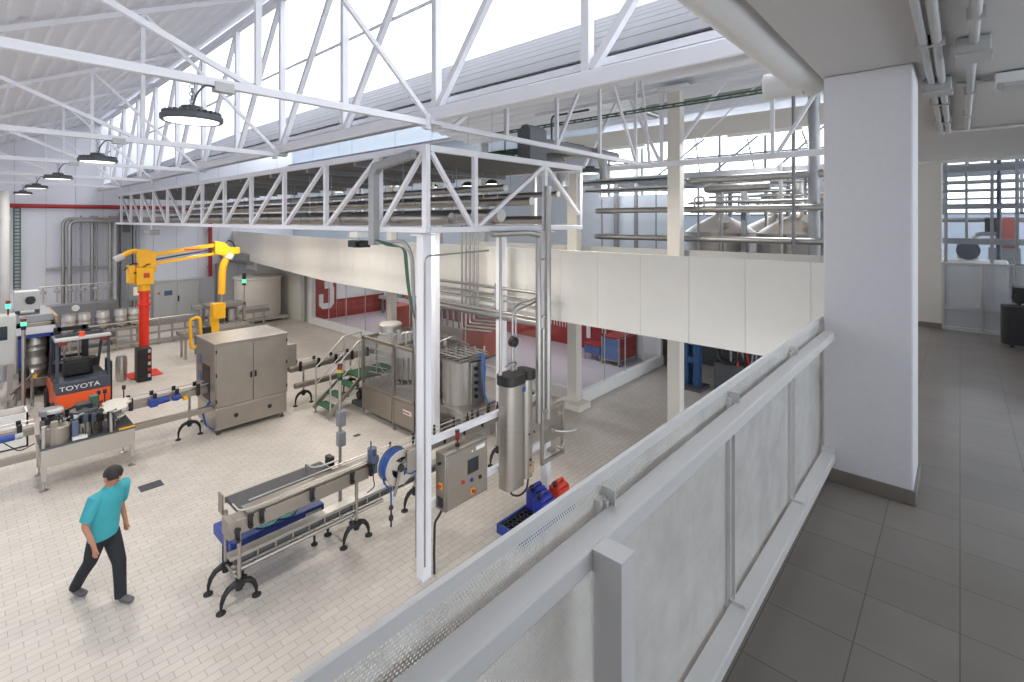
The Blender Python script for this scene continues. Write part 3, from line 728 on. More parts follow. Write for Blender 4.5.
J = [(Pp(0, 0, .92), .12), (Pp(.03, 0, 1.12), .105), (Pp(.07, 0, 1.33), .115), (Pp(.1, 0, 1.46), .07), (Pp(.12, 0, 1.54), .05),
     (Pp(.15, 0, 1.60), .085), (Pp(.165, 0, 1.67), .095), (Pp(.16, 0, 1.73), .06),
     (shR, .055), (elR, .042), (wrR, .028), (shL, .055), (elL, .042), (wrL, .028),
     (Pp(0, .09, .86), .09), (kneeB, .058), (ankB, .04), (Pp(0, -.09, .86), .09), (kneeA, .058), (ankA, .04),
     (wrR + Vector((0, 0, -.07)) + fw * .02, (.036, .018)), (wrL + Vector((0, 0, -.07)) + fw * .01, (.036, .018))]
E = [(0, 1), (1, 2), (2, 3), (3, 4), (4, 5), (5, 6), (6, 7), (2, 8), (8, 9), (9, 10), (2, 11), (11, 12), (12, 13), (0, 14), (14, 15), (15, 16), (0, 17), (17, 18), (18, 19), (10, 20), (13, 21)]
for hnd in (20, 21):
    c = Vector(J[hnd][0])
    for k in range(4):
        q = c + fw * (.027 - .018 * k) + Vector((0, 0, -.05)); q2 = q + Vector((0, 0, -.035 - .008 * (k in (1, 2)))) + fw * .008
        J.append((q, .0095)); J.append((q2, .008)); n = len(J); E += [(hnd, n - 2), (n - 2, n - 1)]
    q = c + fw * .04 + Vector((0, 0, -.01)); J.append((q, .011)); J.append((q + fw * .02 + Vector((0, 0, -.035)), .009)); n = len(J); E += [(hnd, n - 2), (n - 2, n - 1)]
skinned('body', J, E, 'skin', per)
shc = lambda f, z: Pp(f, 0, z)
sh = MB().loft([(shc(0, .84), .185, .125), (shc(.0, .92), .19, .13), (shc(.03, 1.12), .185, .125), (shc(.06, 1.28), .20, .135), (shc(.08, 1.38), .205, .13), (shc(.09, 1.44), .17, .105), (shc(.1, 1.485), .1, .08), (shc(.105, 1.51), .07, .065)], sd, fw)
for a, b in ((shR, elR), (shL, elL)):
    inn = a + (Pp(.08, 0, 1.40) - a) * .45
    sh.taper([inn + Vector((0, 0, .01)), a + Vector((0, 0, .015)), a.lerp(b, .4), a.lerp(b, .82)], [.075, .085, .078, .072])
sh.build('shirt', 'teal', per)
tr = MB().loft([(Pp(0, 0, 1.0), .165, .11), (Pp(0, 0, .9), .18, .125), (Pp(0, 0, .8), .175, .125), (Pp(0, 0, .74), .1, .09)], sd, fw)
for s_, kn, an_ in ((1, kneeB, ankB), (-1, kneeA, ankA)):
    h0 = Pp(0, .09 * s_, .84); tr.taper([h0, h0.lerp(kn, .5), kn, kn.lerp(an_, .5), an_ + Vector((0, 0, -.03))], [.105, .095, .078, .07, .066])
tr.build('trousers', 'trouser', per)
for a, lift in ((FA, 0), (FB, .035)):
    skinned('shoe', [(a - fw * .09 + Vector((0, 0, .05 + lift)), .045), (a + Vector((0, 0, .05)), (.05, .045)), (a + fw * .13 + Vector((0, 0, .035)), (.048, .032))], [(0, 1), (1, 2)], 'shoe', per)
MB().ball(Pp(.15, 0, 1.675), .108, 18, (1, 1, .92)).build('hair', 'hair', per)
fcen = Pp(.235, 0, 1.63)
skinned('nose', [(Pp(.24, 0, 1.645), .012), (Pp(.268, 0, 1.61), .016)], [(0, 1)], 'skin', per)
for s_ in (-1, 1):
    MB().ball(Pp(.232, .035 * s_, 1.652), .013, 10).build('eye', 'white', per)
    MB().ball(Pp(.15, .105 * s_, 1.635), .028, 10, (.8, .8, 1.2)).build('ear', 'skin', per)
MB().ball(Pp(.235, 0, 1.575), .02, 10, (1, 1, .35)).build('mouth', 'copperm', per)
# ================================================================== bottling machines on the hall floor
def tripod(t, x, y, top, m='steel', hub=.27, spread=.215):
    """post on a two-legged black foot spread along y"""
    MB().cyl((x, y, hub - .05), (x, y, top), .026, 14).build('post', m, t)
    MB().cyl((x, y, hub - .07), (x, y, hub + .07), .045, 14).box(x - .05, x + .05, y - .05, y + .05, hub - .03, hub + .03).build('hub', 'black', t, .006)
    for s in (-1, 1):
        q_ = [(0, -.01), (.3, .015), (.6, -.01), (.85, -.075), (.97, -.15)]
        l = MB().taper([(x, y + spread * f_ * s, hub + dz_) for f_, dz_ in q_] + [(x, y + spread * s, .05)], [.05, .042, .036, .031, .025, .016], 12).build('leg', 'black', t)
        MB().lathe([(.058, 0), (.058, .014), (.035, .03), (.014, .037), (.014, .07)], (x, y + spread * s, 0), 20).build('foot', 'rubber', l)
def clamp(t, x, y, z, h=.16):
    MB().box(x, x + .05, y - .022, y + .022, z - h * .6, z + h * .25).cyl((x + .03, y - .035, z + h * .2), (x + .03, y + .035, z + h * .2), .02, 10).cyl((x + .05, y, z - h * .35), (x + .085, y, z - h * .35), .018, 10).build('clamp', 'black', t)
# ---- long conveyor in front
t = thing('conveyor', 'long steel conveyor with a dark belt on black tripod feet by the hose reel', 'conveyor', (-7.1, 4, 0))
MB().box(-7.12, -6.9, 2.32, 4.28, .94, 1.13).box(-7.14, -6.88, 2.26, 2.34, .92, 1.14).build('side_beam', 'steeld', t, .006)
MB().box(-7.16, -6.93, 2.5, 4.5, 1.135, 1.165).build('track', 'steeld', t, .004)
MB().path([(-7.22, 2.42, 1.2), (-6.98, 2.42, 1.2), (-6.94, 2.62, 1.2), (-6.94, 4.4, 1.2)], .01, 8, .08).path([(-7.16, 2.6, 1.2), (-7.16, 4.4, 1.2)], .01, 8).build('guide_rail', 'steel2', t)
MB().box(-7.64, -7.2, 2.46, 3.86, 1.07, 1.12).build('belt', 'belt', t, .012)
MB().box(-7.66, -7.64, 2.46, 3.86, 1.03, 1.115).box(-7.2, -7.18, 2.46, 3.86, 1.03, 1.115).build('belt_side', 'steeld', t)
MB().box(-7.66, -7.5, 2.38, 2.40, .95, 1.22).build('end_plate', 'steeld', t)
MB().path([(-7.5, 3.55, 1.12), (-7.5, 3.55, 1.24), (-7.3, 3.55, 1.24), (-7.24, 3.7, 1.24), (-7.24, 3.95, 1.24)], .014, 8, .05).build('guide_arch', 'steel2', t)
MB().box(-7.46, -7.30, 3.84, 3.92, 1.14, 1.28).build('sensor_box', 'black', t, .008)
MB().box(-7.10, -6.94, 2.30, 5.95, .61, .655).build('lower_track', 'steel', t, .004)
g = MB()
g.box(-7.04, -7.0, 2.36, 5.9, .51, .61).build('lower_guard', 'dgrey', t)
g = MB()
for k in range(15): g.box(-7.0, -6.965, 2.4 + k * .235, 2.42 + k * .235, .51, .61)
g.box(-6.985, -6.965, 2.36, 5.9, .505, .52).build('guard_bars', 'steel', t)
MB().cyl((-7.02, 2.35, .42), (-7.02, 4.6, .42), .036, 14).build('tie_tube', 'steel', t)
for y in (2.41, 4.1):
    tripod(t, -6.96, y, .94); tripod(t, -7.45, y, 1.03)
    MB().cyl((-7.45, y, .3), (-6.96, y, .3), .02, 12).build('cross_tube', 'steel', t)
for y in (2.52, 2.66, 3.35, 3.98, 4.3): clamp(t, -6.9, y, 1.1, .2)
clamp(t, -6.9, 2.36, .98, .2)
m = t_ = MB().box(-7.02, -6.88, 4.29, 4.45, .98, 1.12).cyl((-6.95, 4.37, 1.1), (-6.95, 4.37, 1.34), .065, 16).cyl((-6.95, 4.37, 1.34), (-6.95, 4.37, 1.37), .072, 16).box(-6.9, -6.84, 4.32, 4.42, 1.16, 1.27)
for k in range(6): m.cyl((-6.95, 4.37, 1.14 + k * .032), (-6.95, 4.37, 1.152 + k * .032), .075, 16)
m.cyl((-6.98, 4.37, 1.37), (-6.98, 4.37, 1.46), .008, 8).cyl((-6.93, 4.33, 1.37), (-6.93, 4.33, 1.5), .008, 8)
m.build('gearmotor', 'motor', t)
MB().path([(-6.86, 4.37, 1.2), (-6.82, 4.3, 1.0), (-6.84, 4.35, .8), (-6.9, 4.25, .72)], .008, 8, .08).build('cable', 'black', t)
# bottle conveyor that carries the line on towards the filler
t = thing('conveyor', 'narrow bottle conveyor running behind the control cabinet to the filler', 'conveyor', (-7.1, 6.5, 0))
MB().box(-7.18, -6.98, 4.75, 8.5, .9, 1.0).build('side_beam', 'steeld', t, .005)
MB().box(-7.17, -6.99, 4.75, 8.5, 1.0, 1.02).build('track', 'steeld', t)
for x in (-7.22, -6.95):
    for z in (1.08, 1.16): MB().cyl((x, 4.7, z), (x, 8.5, z), .009, 8).build('guide_rail', 'steel2', t)
for k in range(8):
    y = 4.9 + k * .48
    for x in (-7.25, -6.95): MB().box(x, x + .03, y - .015, y + .015, .95, 1.2).build('rail_bracket', 'black', t)
for y in (5.3, 7.4): tripod(t, -7.08, y, .9)
def bottle(x, y, z, label):
    o = MB().lathe([(.0, 0), (.03, 0), (.031, .12), (.028, .15), (.014, .185), (.013, .225), (.015, .228), (.015, .235), (0, .236)], (x, y, z), 14).build('bottle', 'bottle')
    return tag(o, label, 'bottle', 'bottles on the narrow conveyor')
# blue machine under the belt with a coil of cable on it
t = thing('lift_table', 'flat blue steel base unit under the dark belt', 'base unit', (-7.65, 3.1, 0))
MB().box(-8.0, -7.3, 2.42, 3.75, .47, .62).build('body', 'blue', t, .015)
MB().box(-7.299, -7.294, 3.45, 3.7, .5, .58).build('name_plate', 'lgrey', t)
for y in (2.5, 3.6): MB().box(-7.96, -7.34, y, y + .06, .36, .47).build('cross_beam', 'dgrey', t)
for x in (-7.92, -7.38):
    for y in (2.53, 3.63): MB().cyl((x, y, .04), (x, y, .4), .018, 10).lathe([(.05, 0), (.05, .015), (.02, .04)], (x, y, 0), 16).build('foot', 'rubber', t)
m = MB()
for r, dy, dz in ((.16, 0, 0), (.145, .02, .012), (.15, .28, 0), (.135, .27, .014)): m.torus((-7.5, 2.95 + dy, .634 + dz), r, .011, 'z', 28, 6)
tag(m.build('cable_coil', mat('green_blue_cable', lin(130, 190, 176), .5)), 'loose coils of pale green cable lying on the blue base unit', 'cable')
# signal tower beside the belt
t = thing('signal_tower', 'tall steel pole with red yellow and green signal lamps beside the dark belt', 'signal lamp', (-7.68, 4.22, 0))
px_, py_ = -7.68, 4.22
MB().cyl((px_, py_, .02), (px_, py_, 2.34), .027, 14).box(px_ - .09, px_ + .09, py_ - .09, py_ + .09, 0, .02).build('pole', 'steel', t)
for z, hh in ((1.7, .25), (1.36, .23)): MB().box(px_ - .02, px_ + .09, py_ - .06, py_ + .06, z - hh / 2, z + hh / 2).build('switch_box', 'mgrey', t, .006)
for i, mm in enumerate(('black', 'sgrn', 'syel', 'sred')): MB().cyl((px_, py_, 2.33 + i * .062), (px_, py_, 2.385 + i * .062), .04, 18).build('lamp_segment', mm, t)
MB().cyl((px_, py_, 2.575), (px_, py_, 2.6), .042, 18).build('cap', 'black', t)

# ---- hose reel on the corner post
t = thing('hose_reel', 'steel reel of blue hose fixed to the corner post', 'hose reel', (-5.75, 3.95, 1.3))
rc = Vector((-5.80, 4.03, 1.60))
for dx in (.1, -.1):
    f_ = MB(); f_.torus(rc + Vector((dx, 0, 0)), .232, .009, 'x', 36, 8)
    n_ = 36; vs = []; fs = []
    for x_ in (dx - .004, dx + .004):
        for r in (.14, .23):
            for i in range(n_): vs.append(rc + Vector((x_, r * math.cos(2 * math.pi * i / n_), r * math.sin(2 * math.pi * i / n_))))
    for i in range(n_):
        j = (i + 1) % n_; fs += [(i, j, n_ + j, n_ + i), (2 * n_ + i, 3 * n_ + i, 3 * n_ + j, 2 * n_ + j)]
    for i in range(n_):
        j = (i + 1) % n_; fs += [(n_ + i, n_ + j, 3 * n_ + j, 3 * n_ + i), (i, 2 * n_ + i, 2 * n_ + j, j)]
    f_.add(vs, fs)
    for k in range(3): f_.bar(rc + Vector((dx, 0, 0)), rc + Vector((dx, .15 * math.cos(k * 2.094 + .5), .15 * math.sin(k * 2.094 + .5))), .11, .006, (1, 0, 0))
    f_.build('flange', 'steell', t)
h_ = MB()
for k in range(7): h_.torus(rc + Vector((-.08 + k * .026, 0, 0)), .2 + .008 * (k % 2), .0135, 'x', 36, 8)
h_.path([rc + Vector((.0, -.2, 0)), rc + Vector((0, -.22, -.15)), rc + Vector((.02, -.1, -.3)), rc + Vector((.02, -.1, -.52))], .012, 10, .1)
h_.path([rc + Vector((.1, .02, 0)), rc + Vector((.16, .1, -.12)), rc + Vector((.12, .26, -.12)), rc + Vector((.1, .4, -.02))], .011, 10, .1).build('hose', 'hose', t)
MB().cyl(rc + Vector((-.13, 0, 0)), rc + Vector((.13, 0, 0)), .05, 16).build('hub', 'black', t)
MB().bar(rc + Vector((.12, 0, 0)), rc + Vector((.15, .2, .1)), .008, .07).bar(rc + Vector((.125, -.02, 0)), rc + Vector((.125, -.12, -.34)), .008, .05).box(-5.66, -5.65, 4.1, 4.26, 1.5, 1.8).build('arm', 'steeld', t)
MB().ball(rc + Vector((.02, -.1, -.54)), .035, 12).ball(rc + Vector((.02, -.1, -.68)), .034, 12, (1, 1, 1.5)).cyl(rc + Vector((.02, -.1, -.8)), rc + Vector((.02, -.1, -.5)), .013, 10).build('nozzle', 'black', t)

# ---- control cabinet on the post frame
t = thing('post_frame', 'white tubes bolted between the corner post and the post behind the valve plate', 'frame', (-5.6, 5.7, .9))
for z in (1.84, .95): MB().box(-5.66, -5.58, 4.42, 7.05, z - .045, z + .045).build('rail', 'paint', t, .005)
t = thing('control_cabinet', 'stainless control cabinet with a screen and red beacon on the corner post', 'control cabinet', (-5.5, 4.95, .88))
MB().box(-5.575, -5.36, 4.54, 5.375, .88, 1.69).build('body', 'steeld', t, .008)
MB().box(-5.36, -5.345, 4.56, 5.355, .9, 1.67).build('door', 'steeld', t, .006)
sc_ = MB().box(-5.345, -5.338, 4.95, 5.17, 1.27, 1.48).build('screen_bezel', 'black', t, .004)
MB().box(-5.338, -5.336, 4.975, 5.145, 1.3, 1.455).build('screen', 'screen', sc_)
for y, z, mm in ((4.86, 1.2, 'can_red'), (5.03, 1.17, 'can_blue'), (5.2, 1.15, 'black')):
    MB().cyl((-5.345, y, z), (-5.325, y, z), .022, 14).cyl((-5.345, y, z), (-5.336, y, z), .03, 14).build('push_button', mm, t)
b_ = MB().cyl((-5.345, 5.05, 1.0), (-5.338, 5.05, 1.0), .045, 18).build('stop_plate', 'yellow', t)
MB().cyl((-5.338, 5.05, 1.0), (-5.3, 5.05, 1.0), .028, 16).build('stop_button', 'can_red', b_)
MB().box(-5.345, -5.34, 5.12, 5.3, 1.575, 1.63).build('name_plate', 'white', t)
MB().cyl((-5.345, 5.04, 1.59), (-5.333, 5.04, 1.59), .015, 12).build('pilot_lamp', 'white', t)
s_ = MB().box(-5.50, -5.43, 4.532, 4.54, 1.18, 1.27).build('switch_plate', 'yellow', t)
MB().cyl((-5.465, 4.50, 1.225), (-5.465, 4.533, 1.225), .026, 14).build('main_switch', 'can_red', s_)
MB().box(-5.52, -5.42, 4.525, 4.54, .93, 1.07).build('vent', 'black', t, .004)
MB().cyl((-5.47, 4.5, 1.55), (-5.47, 4.54, 1.55), .02, 12).build('latch', 'black', t)
be = MB().cyl((-5.47, 4.86, 1.69), (-5.47, 4.86, 1.72), .035, 16).cyl((-5.47, 4.86, 1.72), (-5.47, 4.86, 1.78), .012, 10).build('beacon', 'black', t)
MB().cyl((-5.47, 4.86, 1.78), (-5.47, 4.86, 1.9), .032, 16).build('beacon_lens', 'sred', be)
MB().cyl((-5.47, 4.86, 1.9), (-5.47, 4.86, 1.92), .034, 16).build('beacon_cap', 'black', be)
tag(MB().path([(-5.5, 4.6, .86), (-5.5, 4.55, .8), (-5.52, 4.48, .72), (-5.51, 4.46, .3), (-5.49, 4.45, .02)], .018, 10, .06).build('cable', 'black'), 'thick black cable running down from the control cabinet to the floor', 'cable')
# ---- steel water unit with black lid
t = thing('water_unit', 'tall rounded stainless water treatment unit with a black lid', 'water unit', (-5.5, 6.1, .65))
MB().rbox(-5.575, -5.27, 5.78, 6.19, .68, 2.36, .11).build('body', 'steel', t)
MB().rbox(-5.55, -5.3, 6.205, 6.42, .72, 2.40, .07).build('side_body', 'steel', t)
MB().rbox(-5.59, -5.235, 5.75, 6.20, 2.35, 2.50, .11).build('lid', 'black', t, .03)
MB().rbox(-5.585, -5.245, 6.205, 6.45, 2.36, 2.50, .09).build('side_lid', 'black', t, .03)
MB().box(-5.27, -5.262, 6.1, 6.16, 2.2, 2.28).build('badge', 'hose', t)
MB().box(-5.299, -5.294, 6.3, 6.42, .78, .95).build('rating_plate', 'brown', t)
for y, z in ((6.29, 1.45), (6.42, 1.45), (6.32, 1.02), (6.32, .93)): MB().cyl((-5.3, y, z), (-5.288, y, z), .018, 10).build('screw_cap', 'black', t)
MB().path([(-5.4, 5.95, .68), (-5.4, 5.95, .55), (-5.35, 6.1, .48), (-5.35, 6.3, .52), (-5.35, 6.33, .72)], .016, 10, .08).build('hose', 'black', t)
# pipework above the unit
t = thing('pipework', 'thin steel pipes with a round black gauge rising above the water unit', 'pipes', (-5.5, 6.1, 2.5))
MB().path([(-5.5, 5.81, 2.45), (-5.5, 5.81, 4.8)], .022, 12).build('riser', 'pipe', t)
MB().path([(-5.5, 6.1, 2.5), (-5.5, 6.1, 3.52), (-5.5, 6.3, 3.6), (-5.5, 6.85, 3.66)], .018, 12, .06).path([(-5.5, 6.18, 2.5), (-5.5, 6.18, 3.48), (-5.5, 6.85, 3.6)], .015, 12, .06).build('branch_pipe', 'pipe', t)
MB().cyl((-5.48, 6.06, 3.0), (-5.40, 6.06, 3.0), .085, 22).ball((-5.44, 6.06, 3.0), .07, 14).build('gauge', 'black', t)
MB().path([(-5.5, 5.92, 2.6), (-5.47, 6.05, 2.66), (-5.48, 6.2, 2.62), (-5.5, 6.1, 2.52)], .008, 8, .05).build('cable', 'greenc', t)
for y in (5.81, 6.1, 6.18): MB().cyl((-5.5, y, 2.5), (-5.5, y, 2.56), .035, 12).build('fitting', 'steel2', t)
# ---- vertical steel pipes and valve plate
for lb, y, r, m_, z1 in (('vertical steel pipe nearest the water unit', 6.66, .05, 'pipe', 4.68), ('fat vertical steel pipe beside the valve plate', 6.92, .06, 'pipe', 5.6), ('slim vertical steel pipe between two fat ones at the valve plate', 6.79, .03, 'pipe', 3.1)):
    o = MB().cyl((-5.40, y, 1.5), (-5.40, y, z1), r, 18)
    for k in range(3): o.cyl((-5.40, y, 2.3 + k * 1.0), (-5.40, y, 2.33 + k * 1.0), r + .006, 18)
    if z1 == 4.68: o.path([(-5.40, y, z1), (-5.40, y, z1 + .06), (-5.40, 6.4, z1 + .1), (-5.40, 5.5, z1 + .1)], r, 14, .08)
    tag(o.build('steel_pipe', m_), lb, 'pipe')
t = thing('valve_plate', 'steel valve plate with lever handles below the vertical pipes', 'valve plate', (-5.4, 7.0, .77))
vp = MB()
for y in (6.74, 7.34): vp.box(-5.42, -5.36, y - .025, y + .025, .74, 1.7)
for z in (.77, 1.67): vp.box(-5.42, -5.36, 6.74, 7.34, z - .025, z + .025)
vp.build('frame', 'steel', t, .004)
MB().box(-5.41, -5.39, 6.76, 7.32, 1.08, 1.66).build('plate', 'steeld', t, .004)
for z in (.85, 1.6): MB().box(-5.54, -5.41, 7.07, 7.17, z - .03, z + .03).build('bracket', 'steel', t)
for y, z in ((7.16, 1.55), (6.98, 1.3), (7.2, .92)): MB().cyl((-5.39, y, z), (-5.32, y, z), .04, 14).cyl((-5.32, y, z), (-5.27, y, z), .022, 12).build('valve', 'steel2', t)
MB().path([(-5.3, 6.98, 1.3), (-5.24, 7.06, 1.27), (-5.16, 7.32, 1.22), (-5.15, 7.42, 1.23)], .02, 10, .06).build('lever', 'steel2', t)
MB().path([(-5.3, 7.2, .92), (-5.3, 7.26, .98), (-5.3, 7.24, 1.06)], .014, 10, .03).build('lever', 'steel2', t)
# ---- spill tray and jerrycans
t = thing('spill_tray', 'blue spill tray with a black grid under the jerrycans', 'tray', (-5.2, 6.2, 0))
tr_ = MB().box(-5.5, -4.95, 5.72, 7.12, 0, .04)
for a in ((-5.5, -5.47, 5.72, 7.12), (-4.98, -4.95, 5.72, 7.12), (-5.5, -4.95, 5.72, 5.75), (-5.5, -4.95, 7.09, 7.12)): tr_.box(*a, .03, .15)
tr_.build('body', 'blue', t, .006)
g_ = MB()
for k in range(15): g_.box(-5.47, -4.98, 5.76 + k * .092, 5.79 + k * .092, .115, .135)
for k in range(5): g_.box(-5.44 + k * .1, -5.41 + k * .1, 5.75, 7.09, .112, .135)
g_.build('grid', 'black', t)
def jerrycan(x, y, rz, m_, label):
    t = thing('jerrycan', label, 'jerrycan', (x, y, .137), 'jerrycans on the spill tray')
    b = MB(); b.rbox(x - .13, x + .13, y - .15, y + .15, .137, .43, .05)
    b.prism([(y - .15, .43), (y + .15, .43), (y + .11, .49), (y - .09, .49)], 'x', x - .10, x + .10)
    b.build('body', m_, t, .02)
    MB().path([(x, y - .06, .485), (x, y - .05, .53), (x, y + .09, .53), (x, y + .12, .47)], .02, 10, .04).build('handle', m_, t)
    MB().cyl((x, y - .11, .47), (x, y - .13, .53), .04, 16).build('cap', 'black', t)
    if m_ == 'can_blue' and rz: MB().box(x + .13, x + .133, y - .09, y + .09, .2, .34).build('paper_label', 'white', t)
    return t
jerrycan(-5.33, 6.52, 1, 'can_blue', 'blue jerrycan on the spill tray closest to the water unit')
jerrycan(-5.08, 6.40, 0, 'can_blue', 'blue jerrycan on the spill tray closest to the perforated railing')
jerrycan(-5.12, 6.88, 1, 'can_red', 'red jerrycan on the spill tray')

# ---- big steel cabinet machine with double doors
EX0, EX1, EY0, EY1, EZ = -14.1, -12.73, 3.89, 5.56, 2.10
t = thing('machine_enclosure', 'large stainless machine cabinet with double doors in the bottle line', 'machine', (-13.4, 4.7, 0))
MB().box(EX0, EX1 - .02, EY0, EY1, .62, EZ).build('housing', 'steeld', t, .01)
MB().box(EX0 - .015, EX1 + .01, EY0 - .015, EY1 + .015, EZ, EZ + .035).build('roof', 'steeld', t, .006)
MB().box(EX0 + .05, EX1 - .02, EY0 + .02, EY1 - .02, .12, .62).build('base', 'steel', t, .008)
MB().box(EX1 - .02, EX1, EY0 + .04, EY1 - .04, .16, .58).build('access_panel', 'steeld', t, .006)
ym = (EY0 + EY1) / 2
for a, b, hy in ((EY0 + .03, ym - .008, ym - .05), (ym + .008, EY1 - .03, ym + .05)):
    d = MB().box(EX1 - .02, EX1 + .006, a, b, .66, EZ - .05).build('door', 'steeld', t, .006)
    MB().box(EX1 + .006, EX1 + .03, hy - .02, hy + .02, 1.2, 1.34).build('handle', 'black', d, .004)
for y in (EY0 + .03, EY1 - .03):
    for z in (.8, 1.4, 1.95): MB().cyl((EX1 + .005, y, z - .04), (EX1 + .005, y, z + .04), .016, 10).build('hinge', 'black', t)
for y in (EY0 + .45, EY1 - .45): MB().cyl((EX1, y, .38), (EX1 + .012, y, .38), .05, 18).build('lock', 'black', t)
for x in (EX0 + .12, EX1 - .1):
    for y in (EY0 + .1, EY1 - .1): MB().cyl((x, y, .02), (x, y, .14), .02, 12).lathe([(.05, 0), (.05, .015), (.02, .035)], (x, y, 0), 16).build('foot', 'dgrey', t)
MB().box(EX0 + .5, EX1 - .35, EY0 - .012, EY0, .75, 1.55).build('infeed_opening', 'black', t)
for z in (1.5, 1.1): MB().box(EX0 + .2, EX0 + .4, EY0 - .02, EY0, z, z + .22).build('switch_box', 'motor', t, .004)
MB().box(-13.5, -12.85, EY1, EY1 + .28, 1.2, 1.78).build('side_box', 'steeld', t, .01)
m = MB()
for k in range(3): m.path([(-13.0 - k * .04, EY0, .75), (-13.0 - k * .05, EY0 - .16, .55), (-12.95 - k * .06, EY0 - .1, .2), (-12.9, EY0 + .05, .1)], .01, 8, .08)
m.build('hose', 'hose', t)
def line_conveyor(label, x, y0, y1, n, feet, z=1.04):
    t = thing('conveyor', label, 'conveyor', (x, (y0 + y1) / 2, 0))
    MB().box(x - .11, x + .11, y0, y1, z - .12, z).build('side_beam', 'steeld', t, .006)
    MB().box(x - .09, x + .09, y0, y1, z, z + .02).build('track', 'steeld', t)
    for dx in (-.13, .13): MB().cyl((x + dx, y0, z + .1), (x + dx, y1, z + .1), .012, 8).build('guide_rail', 'steel2', t)
    MB().box(x + .3, x + .42, y0, y1, z - .48, z - .36).build('return_channel', 'greenc' if 0 else 'steeld', t, .006)
    for i in range(n):
        y = y0 + (i + .5) * (y1 - y0) / n
        for dx in (-.15, .13):
            MB().box(x + dx, x + dx + .04, y - .035, y + .035, z - .12, z + .14).cyl((x + dx - .02, y, z + .1), (x + dx + .06, y, z + .1), .02, 8).build('rail_bracket', 'black', t)
    for y in feet:
        tripod(t, x + .12, y, z - .1, 'steel', .32, .22)
        MB().cyl((x + .12, y, z - .42), (x + .36, y, z - .42), .018, 10).build('channel_arm', 'steel', t)
    return t
tt = line_conveyor('steel bottle conveyor between the rotary labeller and the big steel cabinet', -13.3, 2.2, 3.88, 4, [3.5])
MB().cyl((-13.1, 2.85, 1.0), (-13.1, 3.08, 1.02), .07, 16).box(-13.2, -13.0, 2.72, 2.86, .93, 1.08).cyl((-13.08, 3.15, 1.0), (-13.08, 3.3, 1.02), .06, 16).build('gearmotor', 'blue', tt)
MB().box(-13.16, -13.08, 3.36, 3.44, .9, .98).build('sensor', 'yellow', tt)
line_conveyor('steel bottle conveyor between the big steel cabinet and the green stair', -13.35, 5.85, 8.4, 5, [6.2, 7.6])
# ---- rotary labeller
LX0, LX1, LY0, LY1, LZ = -13.45, -12.52, .96, 2.36, .75
t = thing('labelling_machine', 'rotary labelling machine on a stainless table in front of the forklift', 'machine', (-13, 1.66, 0))
MB().box(LX0, LX1, LY0, LY1, .42, LZ).build('table', 'steell', t, .01)
MB().box(LX0 - .01, LX1 + .01, LY0 - .01, LY1 + .01, LZ, LZ + .03).build('table_top', 'dgrey', t, .006)
for x in (LX0 + .04, LX1 - .04):
    for y in (LY0 + .04, LY1 - .04):
        l = MB().box(x - .035, x + .035, y - .035, y + .035, .17, .75).cyl((x, y, .02), (x, y, .2), .014, 10).build('leg', 'steell', t, .004)
        MB().lathe([(.07, 0), (.07, .012), (.03, .03), (.014, .04)], (x, y, 0), 18).build('foot', 'steel', l)
ca = MB().lathe([(.3, 0), (.3, .05), (.27, .06), (.27, .2), (.29, .21), (.29, .25), (.12, .26), (.12, .42), (.0, .42)], (-12.98, 1.62, .78), 28).build('carousel', 'steeld', t)
k_ = MB()
for k in range(10):
    an = k * math.pi / 5; k_.cyl((-12.98 + .21 * math.cos(an), 1.62 + .21 * math.sin(an), 1.03), (-12.98 + .21 * math.cos(an), 1.62 + .21 * math.sin(an), 1.13), .035, 10)
k_.build('bottle_plate', 'black', ca)
MB().lathe([(.22, .24), (.22, .28), (.1, .3), (.06, .36), (0, .36)], (-12.98, 1.62, .95), 28).build('carousel_head', 'dgrey', ca)
MB().lathe([(.19, 0), (.19, .3), (.17, .32), (0, .32)], (-12.75, 1.22, .78), 22).box(-12.66, -12.58, 1.1, 1.2, .78, 1.22).build('label_station', 'steeld', t)
MB().lathe([(.16, 0), (.16, .36), (.0, .37)], (-13.15, 1.15, .78), 22).build('label_station', 'steel', t)
MB().lathe([(.17, .32), (.18, .34), (.18, .42), (.06, .44), (0, .44)], (-13.15, 1.15, .9), 22).build('label_reel', 'mgrey', t)
MB().lathe([(.12, 0), (.12, .05), (0, .05)], (-13.0, 1.2, 1.28), 22).cyl((-13.0, 1.2, .78), (-13.0, 1.2, 1.3), .03, 10).build('label_reel', 'lgrey', t)
for y, x in ((2.05, -12.86), (2.18, -13.2)):
    MB().lathe([(.2, 0), (.2, .03), (.05, .04), (.05, .14), (.25, .15), (.25, .19), (.0, .2)], (x, y, .98), 22).cyl((x, y, .78), (x, y, .97), .05, 12).build('star_wheel', 'tank', t)
MB().cyl((-12.56, 1.98, .78), (-12.56, 1.98, 1.2), .03, 12).cyl((-12.56, 1.0, .78), (-12.56, 1.0, 1.18), .03, 12).build('guide_post', 'steel2', t)
MB().box(-13.15, -12.9, 1.5, 1.75, 1.22, 1.34).box(-12.9, -12.72, 1.76, 1.9, .98, 1.2).build('drive_unit', 'black', t, .01)
MB().box(-12.76, -12.62, 1.4, 1.5, .78, 1.12).build('drive_unit', 'motor', t, .01)
MB().box(-13.2, -13.05, 1.72, 1.86, 1.2, 1.42).build('sensor_head', 'greenc', t, .006)
MB().box(-12.66, -12.54, 1.4, 1.62, .79, .84).build('label_stack', 'white', t)
MB().box(-12.58, -12.515, 2.1, 2.36, .78, .80).build('warning_strip', 'yellow', t)
m = MB()
